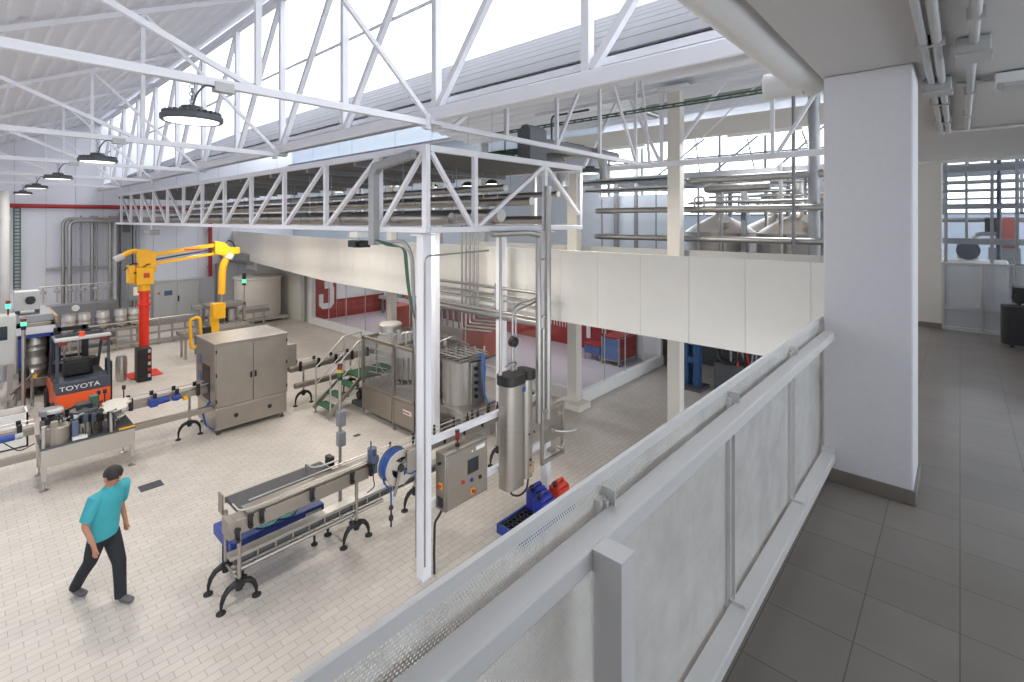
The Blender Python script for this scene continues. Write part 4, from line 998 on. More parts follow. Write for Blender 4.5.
for k in range(7): m.path([(-13.2 + .1 * k, 1.0 + .17 * k, .8), (-13.1 + .1 * k, 1.05 + .16 * k, 1.15 + .05 * (k % 3)), (-12.95 + .06 * k, 1.15 + .13 * k, 1.2), (-12.85 + .05 * k, 1.22 + .12 * k, .8)], .012, 8, .1)
m.build('cable', 'black', t)
random.seed(21)
for k in range(26):
    x, y = random.uniform(-13.35, -12.6), random.uniform(1.02, 1.8) if k < 20 else random.uniform(1.8, 2.28); h = random.uniform(.2, .45); z = .78
    MB().cyl((x, y, z), (x, y, z + h), .012, 8).box(x - .045, x + .045, y - .035, y + .035, z + h * .7, z + h + .04).cyl((x, y, z + h), (x, y + .12, z + h + .05), .02, 8).build('fitting', ('black', 'dgrey', 'slate', 'steel2')[k % 4], t, .004)
for y in (1.9, 2.0, 2.32): MB().cyl((-13.35, y, .78), (-13.35, y, 1.42), .012, 8).box(-13.38, -13.32, y - .03, y + .03, 1.36, 1.44).build('sensor_post', 'black', t)
t2 = line_conveyor('short steel conveyor with a blue motor feeding the rotary labeller', -13.3, .1, .92, 2, [.12], 1.0)
MB().cyl((-13.1, .45, .95), (-13.1, .65, .95), .06, 16).build('gearmotor', 'blue', t2)
MB().cyl((-13.1, .65, .95), (-13.1, .76, .95), .05, 16).build('gearbox', 'lgrey', t2)
MB().path([(-13.05, .5, .9), (-12.95, .7, .7), (-12.9, .9, .8)], .01, 8, .08).build('cable', 'black', t2)
t = thing('carton', 'open white carton at the edge of the view behind the rotary labeller', 'carton', (-15.6, .68, 0))
MB().box(-15.9, -15.3, .4, .97, 0, .03).box(-15.9, -15.87, .4, .97, 0, .75).box(-15.33, -15.3, .4, .97, 0, .75).box(-15.9, -15.3, .4, .43, 0, .75).box(-15.9, -15.3, .94, .97, 0, .75).build('box', 'white', t)
MB().box(-15.86, -15.34, .44, .93, .03, .62).build('contents', 'brown', t)
# ---- stair and platform beside the filler
SX0, SX1 = -12.45, -11.68
t = thing('step_ladder', 'short steel stair with green treads and handrails beside the glazed filler', 'stair', (-12, 6.8, 0))
for k, (y, z) in enumerate(((6.28, .24), (6.55, .46), (6.82, .68))):
    MB().box(SX0 + .03, SX1 - .03, y - .12, y + .14, z - .025, z).build('tread', 'green', t)
MB().box(SX0, SX1, 6.98, 8.15, .83, .87).build('platform', 'green', t)
for x in (SX0, SX1):
    MB().bar((x, 6.1, .12), (x, 7.0, .85), .03, .1).bar((x, 7.0, .83), (x, 8.15, .83), .03, .08).build('stringer', 'steel', t)
    MB().path([(x, 6.16, .2), (x, 6.16, 1.16), (x, 6.95, 1.83), (x, 7.5, 1.86)], .02, 10, .05).path([(x, 6.16, .72), (x, 6.95, 1.4), (x, 6.95, .85)], .015, 10, .02).cyl((x, 6.95, .85), (x, 6.95, 1.83), .018, 10).cyl((x, 7.48, .85), (x, 7.48, 1.86), .018, 10).build('handrail', 'steel2', t)
    for y in (6.16, 7.4, 8.1):
        MB().cyl((x, y, .02), (x, y, .85 if y > 7 else .2), .02, 10).lathe([(.045, 0), (.045, .012), (.02, .03)], (x, y, 0), 14).build('leg', 'steel', t)
t = thing('pump', 'small black and steel pump under the green stair platform', 'pump', (-12.05, 7.3, 0))
MB().box(-12.3, -11.85, 7.1, 7.55, 0, .1).build('base', 'dgrey', t, .006)
MB().cyl((-12.05, 7.15, .27), (-12.05, 7.42, .27), .11, 18).box(-12.13, -11.97, 7.2, 7.4, .36, .44).build('motor', 'black', t)
MB().lathe([(.05, 0), (.14, .02), (.14, .1), (.05, .12)], (-12.05, 7.43, .27), 20, 'y').cyl((-12.05, 7.5, .3), (-12.05, 7.5, .62), .03, 12).build('pump_head', 'steel2', t)

# ---- glazed filler
FX0, FX1, FY0, FY1, FZ = -11.4, -9.22, 6.87, 8.32, 2.03
t = thing('filling_machine', 'glazed stainless rotary filling machine behind the corner post', 'machine', (-10.2, 7.6, 0))
MB().box(FX0, FX1, FY0 + .02, FY1, .16, .8).build('base', 'steeld', t, .008)
for a, b in ((FX0 + .05, FX0 + 1.31), (FX0 + 1.42, FX1 - .05)):
    MB().box(a, b, FY0 - .002, FY0 + .02, .24, .74).build('base_panel', 'steeld', t, .006)
lp = MB().box(-9.62, -9.3, FY0 - .008, FY0 - .002, .5, .6).build('logo_plate', 'white', t)
lg = MB().box(-9.60, -9.565, FY0 - .011, FY0 - .008, .525, .575)
for k in range(6): lg.box(-9.55 + k * .036, -9.525 + k * .036, FY0 - .011, FY0 - .008, .525 + .012 * (k % 2), .58 - .01 * (k % 3))
lg.build('logo_mark', 'can_red', lp)
MB().box(FX0, FX1, FY0, FY1, .8, .84).build('deck_plate', 'steel', t)
for x in (FX0 + .03, FX0 + 1.37, FX1 - .03):
    for y in (FY0 + .03, FY1 - .03): MB().box(x - .03, x + .03, y - .03, y + .03, .16, FZ).cyl((x, y, .02), (x, y, .18), .016, 10).lathe([(.05, 0), (.05, .012), (.02, .03)], (x, y, 0), 16).build('corner_post', 'steeld', t)
top = MB()
for y in (FY0, FY1 - .07): top.box(FX0, FX1, y, y + .07, FZ - .07, FZ)
for x in (FX0, FX1 - .07, FX0 + 1.33): top.box(x, x + .07, FY0, FY1, FZ - .07, FZ)
top.build('top_frame', 'steeld', t, .004)
pn = MB().box(FX0 + .06, FX0 + 1.34, FY0 + .012, FY0 + .018, .84, FZ - .07).build('guard_pane', 'guard', t)
MB().box(FX0 + 1.4, FX1 - .06, FY0 + .012, FY0 + .018, .84, FZ - .07).build('guard_pane', 'guard', t)
MB().box(FX0 + .012, FX0 + .018, FY0 + .06, FY1 - .06, .84, FZ - .07).build('guard_pane', 'guard', t)
MB().lathe([(.36, 0), (.36, .74), (.33, .78), (.1, .8), (.1, .95), (0, .95)], (-10.55, 7.72, .98), 32).build('bowl', 'steel2', t)
v_ = MB()
for k in range(18):
    an = k * math.pi / 9; x, y = -10.55 + .42 * math.cos(an), 7.72 + .42 * math.sin(an)
    v_.cyl((x, y, .9), (x, y, 1.2), .02, 8).cyl((x, y, 1.2), (x, y, 1.55), .03, 8)
v_.build('filling_valve', 'steel', t)
MB().lathe([(.5, 0), (.5, .06), (.2, .08), (.2, .14), (0, .14)], (-10.55, 7.72, .84), 32).build('carousel', 'steel', t)
MB().lathe([(.3, 0), (.3, .05), (.28, .06), (.28, .2), (.3, .21), (.3, .25), (.28, .26), (0, .27)], (-11.05, 7.5, FZ), 28).build('float_tank', 'steel2', t)
MB().lathe([(.28, .0), (.26, .03), (0, .04)], (-11.05, 7.5, FZ + .26), 28).build('tank_lid', 'tank', t)
MB().lathe([(.3, 0), (.3, .6), (.0, .62)], (-9.6, 7.8, .95), 28).build('capper_column', 'steel', t)
p_ = MB()
for k in range(9):
    x = -10.5 + .18 * k; p_.path([(x, 7.2 + .1 * (k % 3), FZ - .1), (x, 7.2 + .1 * (k % 3), FZ + .1 + .05 * (k % 4)), (x + .2, 7.75, FZ + .14 + .05 * (k % 3)), (x + .25, 8.2, FZ - .05)], .02 + .006 * (k % 2), 8, .08)
for k in range(5): p_.cyl((-10.4 + .3 * k, 7.3 + .12 * k, FZ - .06), (-10.4 + .3 * k, 7.3 + .12 * k, FZ + .22), .05, 12)
p_.build('pipework', 'steel2', t)
m = MB().path([(FX0 + .2, FY0 + .3, 1.0), (FX0 + .3, FY0 + .25, 1.35), (FX0 + .6, FY0 + .3, 1.1), (FX0 + .9, FY0 + .25, 1.3), (FX0 + 1.2, FY0 + .3, 1.0)], .012, 8, .1)
for k in range(5): m.cyl((FX0 + .1, FY0 + .15, 1.1 + k * .15), (FX0 + .75, FY0 + .25, 1.12 + k * .15), .012, 8)
m.build('inner_rail', 'steel2', t)
# rotary filler block with vertical stainless shroud and blue tubes
t = thing('rinsing_machine', 'stainless machine drum with a row of black ports and blue tubes, behind the corner post', 'machine', (-8.7, 7.8, 0))
cx_, cy_ = -8.68, 7.82
MB().lathe([(.4, 0), (.4, 1.0), (.0, 1.01)], (cx_ - .05, cy_, .78), 32).build('shroud', 'steel2', t)
MB().box(cx_ + .1, cx_ + .42, cy_ - .05, cy_ + .4, .75, 1.74).build('port_panel', 'steel', t, .01)
for k in range(5): MB().cyl((cx_ + .42, cy_ + .08, .95 + k * .16), (cx_ + .46, cy_ + .08, .95 + k * .16), .045, 14).build('port', 'black', t)
MB().box(cx_ - .5, cx_ + .45, cy_ - .42, cy_ + .5, 1.79, 1.82).build('top_plate', 'steeld', t, .004)
q = MB()
for k in range(9): q.cyl((cx_ - .46 + .11 * k, cy_ - .42, 1.85 + .03 * (k % 2)), (cx_ - .46 + .11 * k, cy_ + .48, 1.85 + .03 * (k % 2)), .016, 8)
for k in range(6): q.cyl((cx_ - .5, cy_ - .38 + .16 * k, 1.92), (cx_ + .45, cy_ - .38 + .16 * k, 1.92), .015, 8).cyl((cx_ - .4 + .15 * k, cy_ - .38 + .16 * k, 1.8), (cx_ - .4 + .15 * k, cy_ - .38 + .16 * k, 2.02), .026, 10)
q.build('manifold', 'steel2', t)
b_ = MB()
for k in range(3): b_.path([(cx_ + .25 + .03 * k, cy_ + .3 - .05 * k, 1.83), (cx_ + .44 + .03 * k, cy_ + .3 - .04 * k, 1.88), (cx_ + .53, cy_ + .28 - .04 * k, 1.6), (cx_ + .5 + .02 * k, cy_ + .25, .95), (cx_ + .6, cy_ + .35, .7)], .018, 8, .12)
b_.build('tube', mat('blue_tube', lin(70, 120, 200), .4), t)
MB().box(cx_ - .48, cx_ + .62, cy_ - .5, cy_ + .55, .62, .78).build('deck', 'steel', t, .008)
for dx in (-.4, .55):
    for dy in (-.42, .48): MB().cyl((cx_ + dx, cy_ + dy, 0), (cx_ + dx, cy_ + dy, .64), .035, 12).build('leg', 'steel', t)
# low jumble of bottle handling gear in front of it
t = thing('capping_unit', 'low capping unit with black and steel fittings beside the narrow conveyor', 'machine', (-7.7, 8.8, 0))
MB().box(-8.0, -7.32, 8.2, 9.4, .68, .74).build('deck', 'steel', t, .006)
for x in (-7.95, -7.37):
    for y in (8.25, 9.35): MB().cyl((x, y, 0), (x, y, .7), .03, 12).build('leg', 'steel', t)
random.seed(11)
for k in range(14):
    x, y = random.uniform(-7.9, -7.4), random.uniform(8.25, 9.3); h = random.uniform(.12, .5)
    MB().cyl((x, y, .74), (x, y, .74 + h), random.uniform(.025, .06), 12).box(x - .05, x + .05, y - .04, y + .04, .74 + h * .7, .74 + h).build('fitting', ('black', 'steel2', 'motor')[k % 3], t)
for k in range(5): MB().path([(-7.95 + .12 * k, 8.25, .76), (-7.9 + .1 * k, 8.4, 1.1), (-7.85 + .1 * k, 8.8, 1.05), (-7.8 + .1 * k, 9.2, .78)], .014, 8, .15).build('cable', 'black', t)
for i in range(6): bottle(-7.08, 6.55 + .28 * i, 1.02, 'brown bottle on the narrow conveyor, %s from the control cabinet' % ORD[i])
# ================================================================== back of the hall
# ---- forklift seen from behind
KX, KY = -16.2, 2.03
t = thing('forklift', 'orange and slate forklift truck seen from behind', 'forklift', (KX - 1.2, KY, 0))
MB().prism([(KX - .02, .42), (KX, .7), (KX - .05, .80), (KX - 2.0, .80), (KX - 2.0, .2), (KX - .25, .2)], 'y', KY - .52, KY + .52).build('counterweight', 'orange', t, .04)
MB().prism([(KX + .01, .74), (KX - .04, 1.02), (KX - .6, 1.04), (KX - .6, .74)], 'y', KY - .525, KY + .525).build('rear_cover', 'slate', t, .025)
text('TOYOTA', 'lettering', 'white', .15, (KX + .006, KY - .08, .87), (math.radians(80), 0, math.radians(90)), t, .004, 1.25)
MB().box(KX - 1.5, KX - .6, KY - .5, KY + .5, .8, 1.0).build('hood', 'black', t, .03)
MB().box(KX - .95, KX - .5, KY - .25, KY + .25, 1.02, 1.14).build('seat', 'black', t, .04)
MB().box(KX - .56, KX - .42, KY - .36, KY + .22, 1.04, 1.46).build('seat_back', 'black', t, .06)
MB().box(KX - 1.9, KX - 1.5, KY - .48, KY + .48, .8, 1.22).build('dashboard', 'black', t, .03)
MB().torus((KX - 1.42, KY - .1, 1.28), .16, .015, 'z').cyl((KX - 1.42, KY - .1, 1.0), (KX - 1.42, KY - .1, 1.28), .02, 10).build('steering_wheel', 'black', t)
for y in (KY - .49, KY + .49):
    MB().bar((KX - .10, y, .95), (KX - .14, y, 2.02), .06, .06).build('guard_post', 'slate', t, .008)
    MB().bar((KX - 1.7, y, .85), (KX - .95, y, 2.02), .06, .06).build('guard_post', 'slate', t, .008)
MB().box(KX - .3, KX - .06, KY - .54, KY + .54, 2.02, 2.08).build('guard_roof', 'lgrey', t, .01)
rf = MB().box(KX - 1.0, KX - .1, KY - .53, KY - .47, 2.0, 2.05).box(KX - 1.0, KX - .1, KY + .47, KY + .53, 2.0, 2.05).box(KX - 1.0, KX - .92, KY - .53, KY + .53, 2.0, 2.05)
for k in range(2): rf.box(KX - .8 + k * .24, KX - .77 + k * .24, KY - .5, KY + .5, 2.0, 2.05)
rf.build('overhead_guard', 'slate', t)
for y in (KY - .4, KY + .4): MB().box(KX - .1, KX - .06, y - .09, y + .09, 1.92, 2.0).build('tail_lamp', 'sred', t, .006)
MB().cyl((KX - .2, KY - .02, 2.08), (KX - .2, KY - .02, 2.1), .07, 16).cyl((KX - .2, KY - .02, 2.1), (KX - .2, KY - .02, 2.2), .055, 16).build('beacon', 'orange', t)
for y in (KY - .3, KY + .28): MB().box(KX - 2.2, KX - 2.06, y - .07, y + .07, .1, 2.05).build('mast_rail', 'black', t)
MB().box(KX - 2.2, KX - 2.06, KY - .3, KY + .3, 1.95, 2.05).box(KX - 2.2, KX - 2.08, KY - .3, KY + .3, 1.2, 1.28).build('mast_beam', 'black', t)
MB().cyl((KX - 2.1, KY - .16, .2), (KX - 2.1, KY - .16, 1.9), .03, 10).cyl((KX - 2.1, KY + .14, .2), (KX - 2.1, KY + .14, 1.9), .03, 10).build('lift_cylinder', 'steel', t)
for y in (KY - .25, KY + .25): MB().box(KX - 2.95, KX - 2.2, y - .05, y + .05, .06, .1).box(KX - 2.26, KX - 2.2, y - .05, y + .05, .06, .6).build('fork', 'black', t)
for x, r in ((KX - .42, .24), (KX - 1.75, .27)):
    for y in (KY - .5, KY + .5): MB().lathe([(r * .5, -.09), (r, -.08), (r, .08), (r * .5, .09)], (x, y, r), 24, 'y').build('wheel', 'rubber', t)
MB().box(KX - .9, KX - .3, KY + .53, KY + .6, .3, 1.3).build('side_step', 'black', t, .01)

# ---- keg washer with kegs, cabinet and signal pole
def keg_mesh(r=.2, h=.53):
    p = [(0, .03), (r * .8, .03), (r * .82, 0), (r * .9, 0), (r * .92, .06), (r, .1), (r, h * .3), (r * 1.04, h * .33), (r * 1.04, h * .37), (r, h * .4), (r, h * .6), (r * 1.04, h * .63), (r * 1.04, h * .67), (r, h * .7), (r, h - .1), (r * .92, h - .06), (r * .9, h), (r * .82, h), (r * .8, h - .05), (0, h - .05)]
    return p
KEGP = None
def keg(x, y, z, label, r=.2, h=.53, group='steel kegs'):
    global KEGP
    t = thing('keg', label, 'keg', (x, y, z), group)
    MB().lathe(keg_mesh(r, h), (x, y, z), 24).build('shell', 'steel2', t)
    MB().cyl((x, y, z + h - .05), (x, y, z + h - .005), .035, 12).build('valve', 'steel', t)
    return t
t = thing('keg_washer', 'keg washing machine with a blue edged opening by the left side of the hall', 'machine', (-20.3, 1.4, 0))
MB().box(-21.6, -19.3, .98, 1.08, 0, 2.1).box(-21.6, -19.3, 1.68, 1.78, 0, 2.1).box(-21.6, -19.3, .98, 1.78, 1.78, 2.1).box(-21.6, -20.4, 1.08, 1.68, .3, 1.78).box(-21.6, -19.3, .98, 1.78, .3, .55).build('housing', 'steeld', t, .01)
MB().box(-19.31, -19.28, 1.02, 1.09, .6, 1.76).box(-19.31, -19.28, 1.67, 1.74, .6, 1.76).box(-19.31, -19.28, 1.02, 1.74, 1.7, 1.78).build('opening_edge', 'blue', t)
MB().box(-19.3, -19.27, .98, 1.78, 1.8, 2.0).build('front_panel', 'wallp', t, .006)
MB().prism([(.95, 2.1), (1.85, 2.1), (1.75, 2.3), (1.05, 2.3)], 'x', -21.6, -19.5).build('hood', 'galv', t, .01)
MB().box(-21.4, -19.4, 1.78, 1.84, 2.05, 2.25).build('hood_edge', 'brown', t)
MB().box(-20.3, -19.8, .98, 1.5, 2.42, 2.95).build('control_box', 'lgrey', t, .01)
MB().cyl((-19.8, 1.3, 2.7), (-19.75, 1.3, 2.7), .11, 20).box(-19.8, -19.76, 1.22, 1.38, 2.6, 2.8).build('dial', 'black', t)
MB().box(-20.2, -20.1, 1.0, 1.1, 2.3, 2.42).box(-20.0, -19.9, 1.4, 1.5, 2.3, 2.42).build('bracket', 'dgrey', t)
for x in (-21.4, -19.5):
    for y in (1.03, 1.73): MB().box(x - .04, x + .04, y - .04, y + .04, 0, .3).build('leg', 'steel', t)
keg(-19.75, 1.38, .55, 'lower of two wide steel kegs in the washer opening', .27, .55)
keg(-19.75, 1.38, 1.10, 'upper of two wide steel kegs in the washer opening', .27, .55)
t = thing('chute', 'steel roller chute sloping down in front of the keg washer', 'chute', (-18.6, 1.2, 0))
MB().bar((-19.2, 1.0, .75), (-18.0, .7, .4), .3, .06).build('slide', 'steel', t)
MB().bar((-19.2, 1.3, .5), (-18.45, 1.25, .95), .05, .08).build('side_rail', 'steel2', t)
for x, y, z in ((-18.9, .95, .62), (-18.1, .75, .4), (-18.5, 1.25, .9), (-19.1, 1.29, .5)): MB().cyl((x, y, 0), (x, y, z), .035, 12).build('leg', 'steel', t)
MB().box(-18.75, -18.6, 1.0, 1.2, .68, 1.0).build('drive', 'black', t)
MB().box(-18.54, -18.46, 1.26, 1.34, .75, .83).build('sensor', 'yellow', t)
MB().bar((-19.2, 1.28, .5), (-18.9, .95, .6), .04, .04).bar((-18.5, 1.25, .85), (-18.1, .75, .42), .04, .04).build('brace', 'steel', t)
t = thing('control_cabinet', 'light grey control cabinet with a small display beside the keg washer', 'control cabinet', (-18.3, .55, 0))
MB().box(-18.55, -18.0, .1, .92, 1.3, 2.55).build('body', 'lgrey', t, .01)
d = MB().box(-18.0, -17.985, .13, .89, 1.33, 2.52).build('door', 'lgrey', t, .006)
MB().box(-17.985, -17.975, .5, .76, 1.95, 2.3).build('display', 'screen', d)
for y in (.2, .82): MB().box(-18.4, -18.2, y - .05, y + .05, 0, 1.3).build('leg', 'steel', t)
s = MB().cyl((-18.2, .78, 2.55), (-18.2, .78, 2.72), .02, 10).cyl((-18.2, .78, 2.84), (-18.2, .78, 2.92), .045, 14).build('signal_lamp', 'sred', t)
MB().cyl((-18.2, .78, 2.72), (-18.2, .78, 2.84), .05, 14).build('signal_lens', 'lgreen', s)
t = thing('signal_pole', 'slim steel pole with a red and green signal lamp in front of the keg washer', 'signal lamp', (-17.6, 1.03, 0))
MB().cyl((-17.6, 1.03, 0), (-17.6, 1.03, 2.22), .04, 12).cyl((-17.6, 1.03, 0), (-17.6, 1.03, .02), .12, 14).build('pole', 'steel', t)
MB().cyl((-17.6, 1.03, 2.22), (-17.6, 1.03, 2.32), .05, 14).build('lamp_segment', 'black', t)
MB().cyl((-17.6, 1.03, 2.32), (-17.6, 1.03, 2.42), .055, 14).build('lamp_segment', 'lgreen', t)
MB().cyl((-17.6, 1.03, 2.42), (-17.6, 1.03, 2.5), .055, 14).build('lamp_segment', 'sred', t)
tag(MB().cyl((-22, .86, 0), (-22, .86, 5.9), .12, 16).cyl((-22, .86, 5.0), (-22, .86, 5.08), .14, 16).cyl((-22, .86, 0), (-22, .86, .02), .2, 16).build('duct', 'lgrey'), 'white vertical duct at the outer edge of the view behind the keg washer', 'duct')

# ---- yellow lifting arm on a red post
RX, RYY = -19.6, 3.93
t = thing('lifting_arm', 'yellow keg lifting arm on a red post', 'manipulator', (RX, RYY, 0))
MB().cyl((RX, RYY, .03), (RX, RYY, 2.72), .135, 22).cyl((RX, RYY, 2.24), (RX, RYY, 2.29), .2, 22).cyl((RX, RYY, 2.66), (RX, RYY, 2.72), .17, 22).build('post', 'red', t)
MB().box(RX - .42, RX + .42, RYY - .42, RYY + .42, 0, .03).build('base_plate', 'red', t)
MB().cyl((RX, RYY, 2.72), (RX, RYY, 2.96), .17, 20).cyl((RX, RYY, 2.9), (RX, RYY, 4.0), .13, 18).build('turret', 'yellow', t)
bx = MB().box(RX - .25, RX + .25, RYY - .24, RYY + .22, 2.93, 3.48).build('drive_box', 'yellow', t, .02)
MB().box(RX + .25, RX + .262, RYY - .06, RYY + .1, 3.15, 3.3).build('warning_label', 'can_red', bx)
MB().box(RX - .25, RX + .1, RYY - .42, RYY - .24, 2.98, 3.55).build('valve_box', 'yellow', t, .02)
MB().path([(RX - .1, RYY - .5, 3.4), (RX, RYY - .3, 3.62), (RX, RYY, 3.55)], .02, 8, .1).path([(RX + .2, RYY - .3, 3.3), (RX + .15, RYY + .1, 3.6), (RX, RYY + .25, 3.5)], .02, 8, .1).build('hose', 'black', t)
MB().prism([(RYY - .2, 4.05), (RYY + .1, 4.05), (RYY + .3, 3.92), (RYY + .3, 3.3), (RYY - .15, 3.3)], 'x', RX - .12, RX + .12).build('shoulder', 'yellow', t, .02)
MB().path([(RX, RYY - .1, 3.95), (RX, RYY - .25, 4.02), (RX, RYY - .42, 3.96), (RX, RYY - .58, 3.84)], .075, 12, .1).build('counter_arm', 'yellow', t)
MB().cyl((RX, RYY - .55, 3.86), (RX, RYY - .76, 3.74), .1, 18).build('counterweight', 'lgrey', t)
EY = RYY + 2.22
MB().bar((RX, RYY + .2, 3.86), (RX, EY, 4.14), .12, .13).build('upper_link', 'yellow', t, .01)
MB().bar((RX, RYY + .2, 3.56), (RX, EY - .1, 3.82), .12, .09).build('lower_link', 'yellow', t, .01)
MB().bar((RX, RYY + .3, 3.70), (RX, EY - .15, 3.97), .05, .045).build('gas_strut', 'black', t)
MB().box(RX + .062, RX + .066, RYY + 1.1, RYY + 1.6, 3.965, 4.01).build('arm_marking', 'can_red', t)
MB().prism([(EY - .2, 4.26), (EY + .1, 4.2), (EY + .3, 4.02), (EY + .62, 4.0), (EY + .62, 3.78), (EY + .1, 3.72), (EY - .2, 3.8)], 'x', RX - .14, RX + .14).build('elbow', 'yellow', t, .02)
MB().path([(RX + .02, EY + .15, 4.1), (RX + .02, EY + .25, 4.28), (RX + .02, EY + .42, 4.2), (RX + .02, EY + .5, 3.98)], .025, 8, .1).build('hose', 'black', t)
HY = EY + .2
MB().path([(RX, HY + .1, 3.8), (RX, HY + .0, 3.6), (RX, HY - .12, 3.3), (RX, HY - .14, 2.35)], .12, 14, .2).build('drop_arm', 'yellow', t)
MB().cyl((RX, HY + .12, 3.8), (RX, HY + .04, 3.62), .17, 16).build('collar', 'tank', t)
MB().cyl((RX, HY - .14, 2.4), (RX, HY - .14, 2.0), .05, 12).build('swivel', 'steel', t)
MB().box(RX - .2, RX + .16, HY - .46, HY - .06, 1.5, 2.05).build('gripper_box', 'yellow', t, .02)
MB().box(RX - .08, RX + .08, HY - .5, HY - .25, .7, 1.55).build('gripper_leg', 'yellow', t, .01)
MB().box(RX - .1, RX + .1, HY - .75, HY - .5, 1.0, 1.25).build('gripper_drive', 'black', t, .01)
MB().path([(RX + .05, HY - .72, .8), (RX + .05, HY - 1.1, .55), (RX + .05, HY - 1.15, 1.6), (RX + .05, HY - .85, 1.65), (RX + .05, HY - .8, .85)], .05, 10, .12, True).build('handle_frame', 'yellow', t)
# black rack and a keg by the red post
c = onz(143, 376, 0)
t = thing('battery_rack', 'black and red rack standing against the red post', 'rack', (RX + .68, RYY - .16, 0))
MB().box(RX + .46, RX + .9, RYY - .34, RYY + .02, 0, 1.02).build('body', 'black', t, .015)
for k in range(5): MB().box(RX + .901, RX + .908, RYY - .08, RYY - .01, .12 + k * .19, .22 + k * .19).build('tab', 'can_red' if k % 2 else 'lgrey', t)
for k in range(3): MB().box(RX + .901, RX + .906, RYY - .31, RYY - .1, .12 + k * .32, .36 + k * .32).build('tray_front', 'rubber', t)
keg(RX + .2, RYY - .62, 0, 'single steel keg standing on the floor beside the black rack', .15, .75)

# ---- keg line along the far wall
t = thing('keg_conveyor', 'long steel keg conveyor on many legs in front of the far wall', 'conveyor', (-24.2, 6, 0))
MB().box(-24.5, -23.9, 2.4, 9.6, .76, .88).build('bed', 'steeld', t, .008)
m = MB()
for k in range(48): m.cyl((-24.46, 2.5 + k * .148, .89), (-23.94, 2.5 + k * .148, .89), .028, 8)
m.build('rollers', 'steel2', t)
for k in range(16): MB().cyl((-23.95, 2.6 + k * .45, 0), (-23.95, 2.6 + k * .45, .78), .04, 10).build('leg', 'steel', t)
for z in (.2, .5): MB().box(-23.97, -23.93, 2.5, 9.5, z - .04, z + .04).build('brace', 'steel', t)
MB().cyl((-23.9, 2.5, 1.05), (-23.9, 9.5, 1.05), .03, 10).build('guide_rail', 'steel2', t)
for i, px in enumerate((69, 84, 102.5, 120.5, 134)):
    p = onx(px, 320, -24.2)
    keg(-24.2, p.y, .92, 'steel keg on the far keg conveyor, %s from the keg washer' % ORD[i], .22, .62, 'kegs on the far conveyor')
t = thing('keg_filler', 'grey keg filling station with pipes behind the row of kegs', 'machine', (-25.4, 3.2, 0))
MB().box(-25.9, -25.2, 1.9, 4.2, .2, 1.75).build('panel', 'mgrey', t, .01)
MB().cyl((-25.2, 2.9, 1.62), (-25.17, 2.9, 1.62), .12, 18).build('gauge', 'white', t)
m = MB()
for k in range(6): m.cyl((-25.3, 2.0 + k * .38, 1.9), (-25.3, 2.0 + k * .38, 2.5), .03, 8).cyl((-25.35, 1.95 + k * .38, 2.3), (-25.2, 2.05 + k * .38, 2.3), .06, 10)
m.cyl((-25.3, 1.9, 2.5), (-25.3, 4.1, 2.5), .03, 8).build('valve_row', 'steel2', t)
for y in (2.0, 4.1): MB().box(-25.8, -25.3, y - .06, y + .06, 0, .2).build('foot', 'steel', t)
t = thing('operator_panel', 'grey operator panel with a cream screen beside the red post', 'control cabinet', (-24.9, 4.7, 0))
MB().box(-25.1, -24.7, 4.45, 5.25, 1.75, 2.85).build('body', 'mgrey', t, .01)
MB().box(-24.7, -24.69, 4.6, 5.0, 1.95, 2.3).build('screen', mat('cream_screen', lin(226, 222, 200), .3), t)
MB().cyl((-24.7, 5.12, 1.9), (-24.66, 5.12, 1.9), .05, 14).build('stop_button', 'yellow', t)
MB().box(-25.0, -24.85, 4.75, 4.95, 0, 1.75).build('stand', 'steel', t)
t = thing('switch_cabinet', 'wide light grey switch cabinet with two doors against the far wall', 'cabinet', (-30, 7.4, 0))
MB().box(-30.46, -30.0, 6.4, 8.4, 0, 1.85).box(-30.5, -29.95, 6.3, 8.6, 1.85, 1.92).build('body', 'lgrey', t, .01)
for a, b in ((6.43, 7.39), (7.41, 8.37)):
    d = MB().box(-30.0, -29.97, a, b, .1, 1.8).build('door', 'lgrey', t, .008)
    if a < 7: MB().box(-29.97, -29.96, 6.85, 7.2, 1.15, 1.4).build('display', 'motor', d); MB().cyl((-29.97, 6.62, 1.3), (-29.94, 6.62, 1.3), .05, 12).build('push_button', 'can_red', d)
    else: MB().box(-29.97, -29.94, 7.44, 7.5, .8, 1.1).build('handle', 'black', d)
# wall pipes
hp = MB(); 
for lb, x0, pyt, r in (('fat wall pipe with an elbow, outermost of the far wall pair', 63, 219, .075), ('fat wall pipe with an elbow, inner one of the far wall pair', 69.5, 221, .085)):
    p = onx(x0, pyt, -30.1 + (.25 if r > .08 else 0))
    tag(MB().path([(p.x, p.y, .4), (p.x, p.y, p.z), (p.x, 8.2, p.z)], r, 12, .3).build('wall_pipe', 'pipe'), lb, 'pipe', 'pipes on the far wall')
for i, (x0, r, m_) in enumerate(((81, .04, 'galv'), (92, .07, 'pipe'), (96.6, .04, 'galv'), (110, .06, 'pipe'), (115, .09, 'lgrey'), (134, .08, 'galv'), (137.5, .08, 'galv'))):
    p = onx(x0, 200, -30.2); o = MB().cyl((-30.2, p.y, .3), (-30.2, p.y, 5.2), r, 10)
    for z in (1.5, 3.2, 4.6): o.box(-30.5, -30.2, p.y - .03, p.y + .03, z - .03, z + .03)
    tag(o.build('wall_pipe', m_), 'vertical pipe on the far wall, %s counted from the elbow pipes' % ORD[i], 'pipe', 'pipes on the far wall')
tag(MB().cyl((-30.3, .2, 5.62), (-30.3, 8.0, 5.62), .09, 12).build('sprinkler_pipe', 'redpipe'), 'red sprinkler pipe high along the far wall', 'pipe')
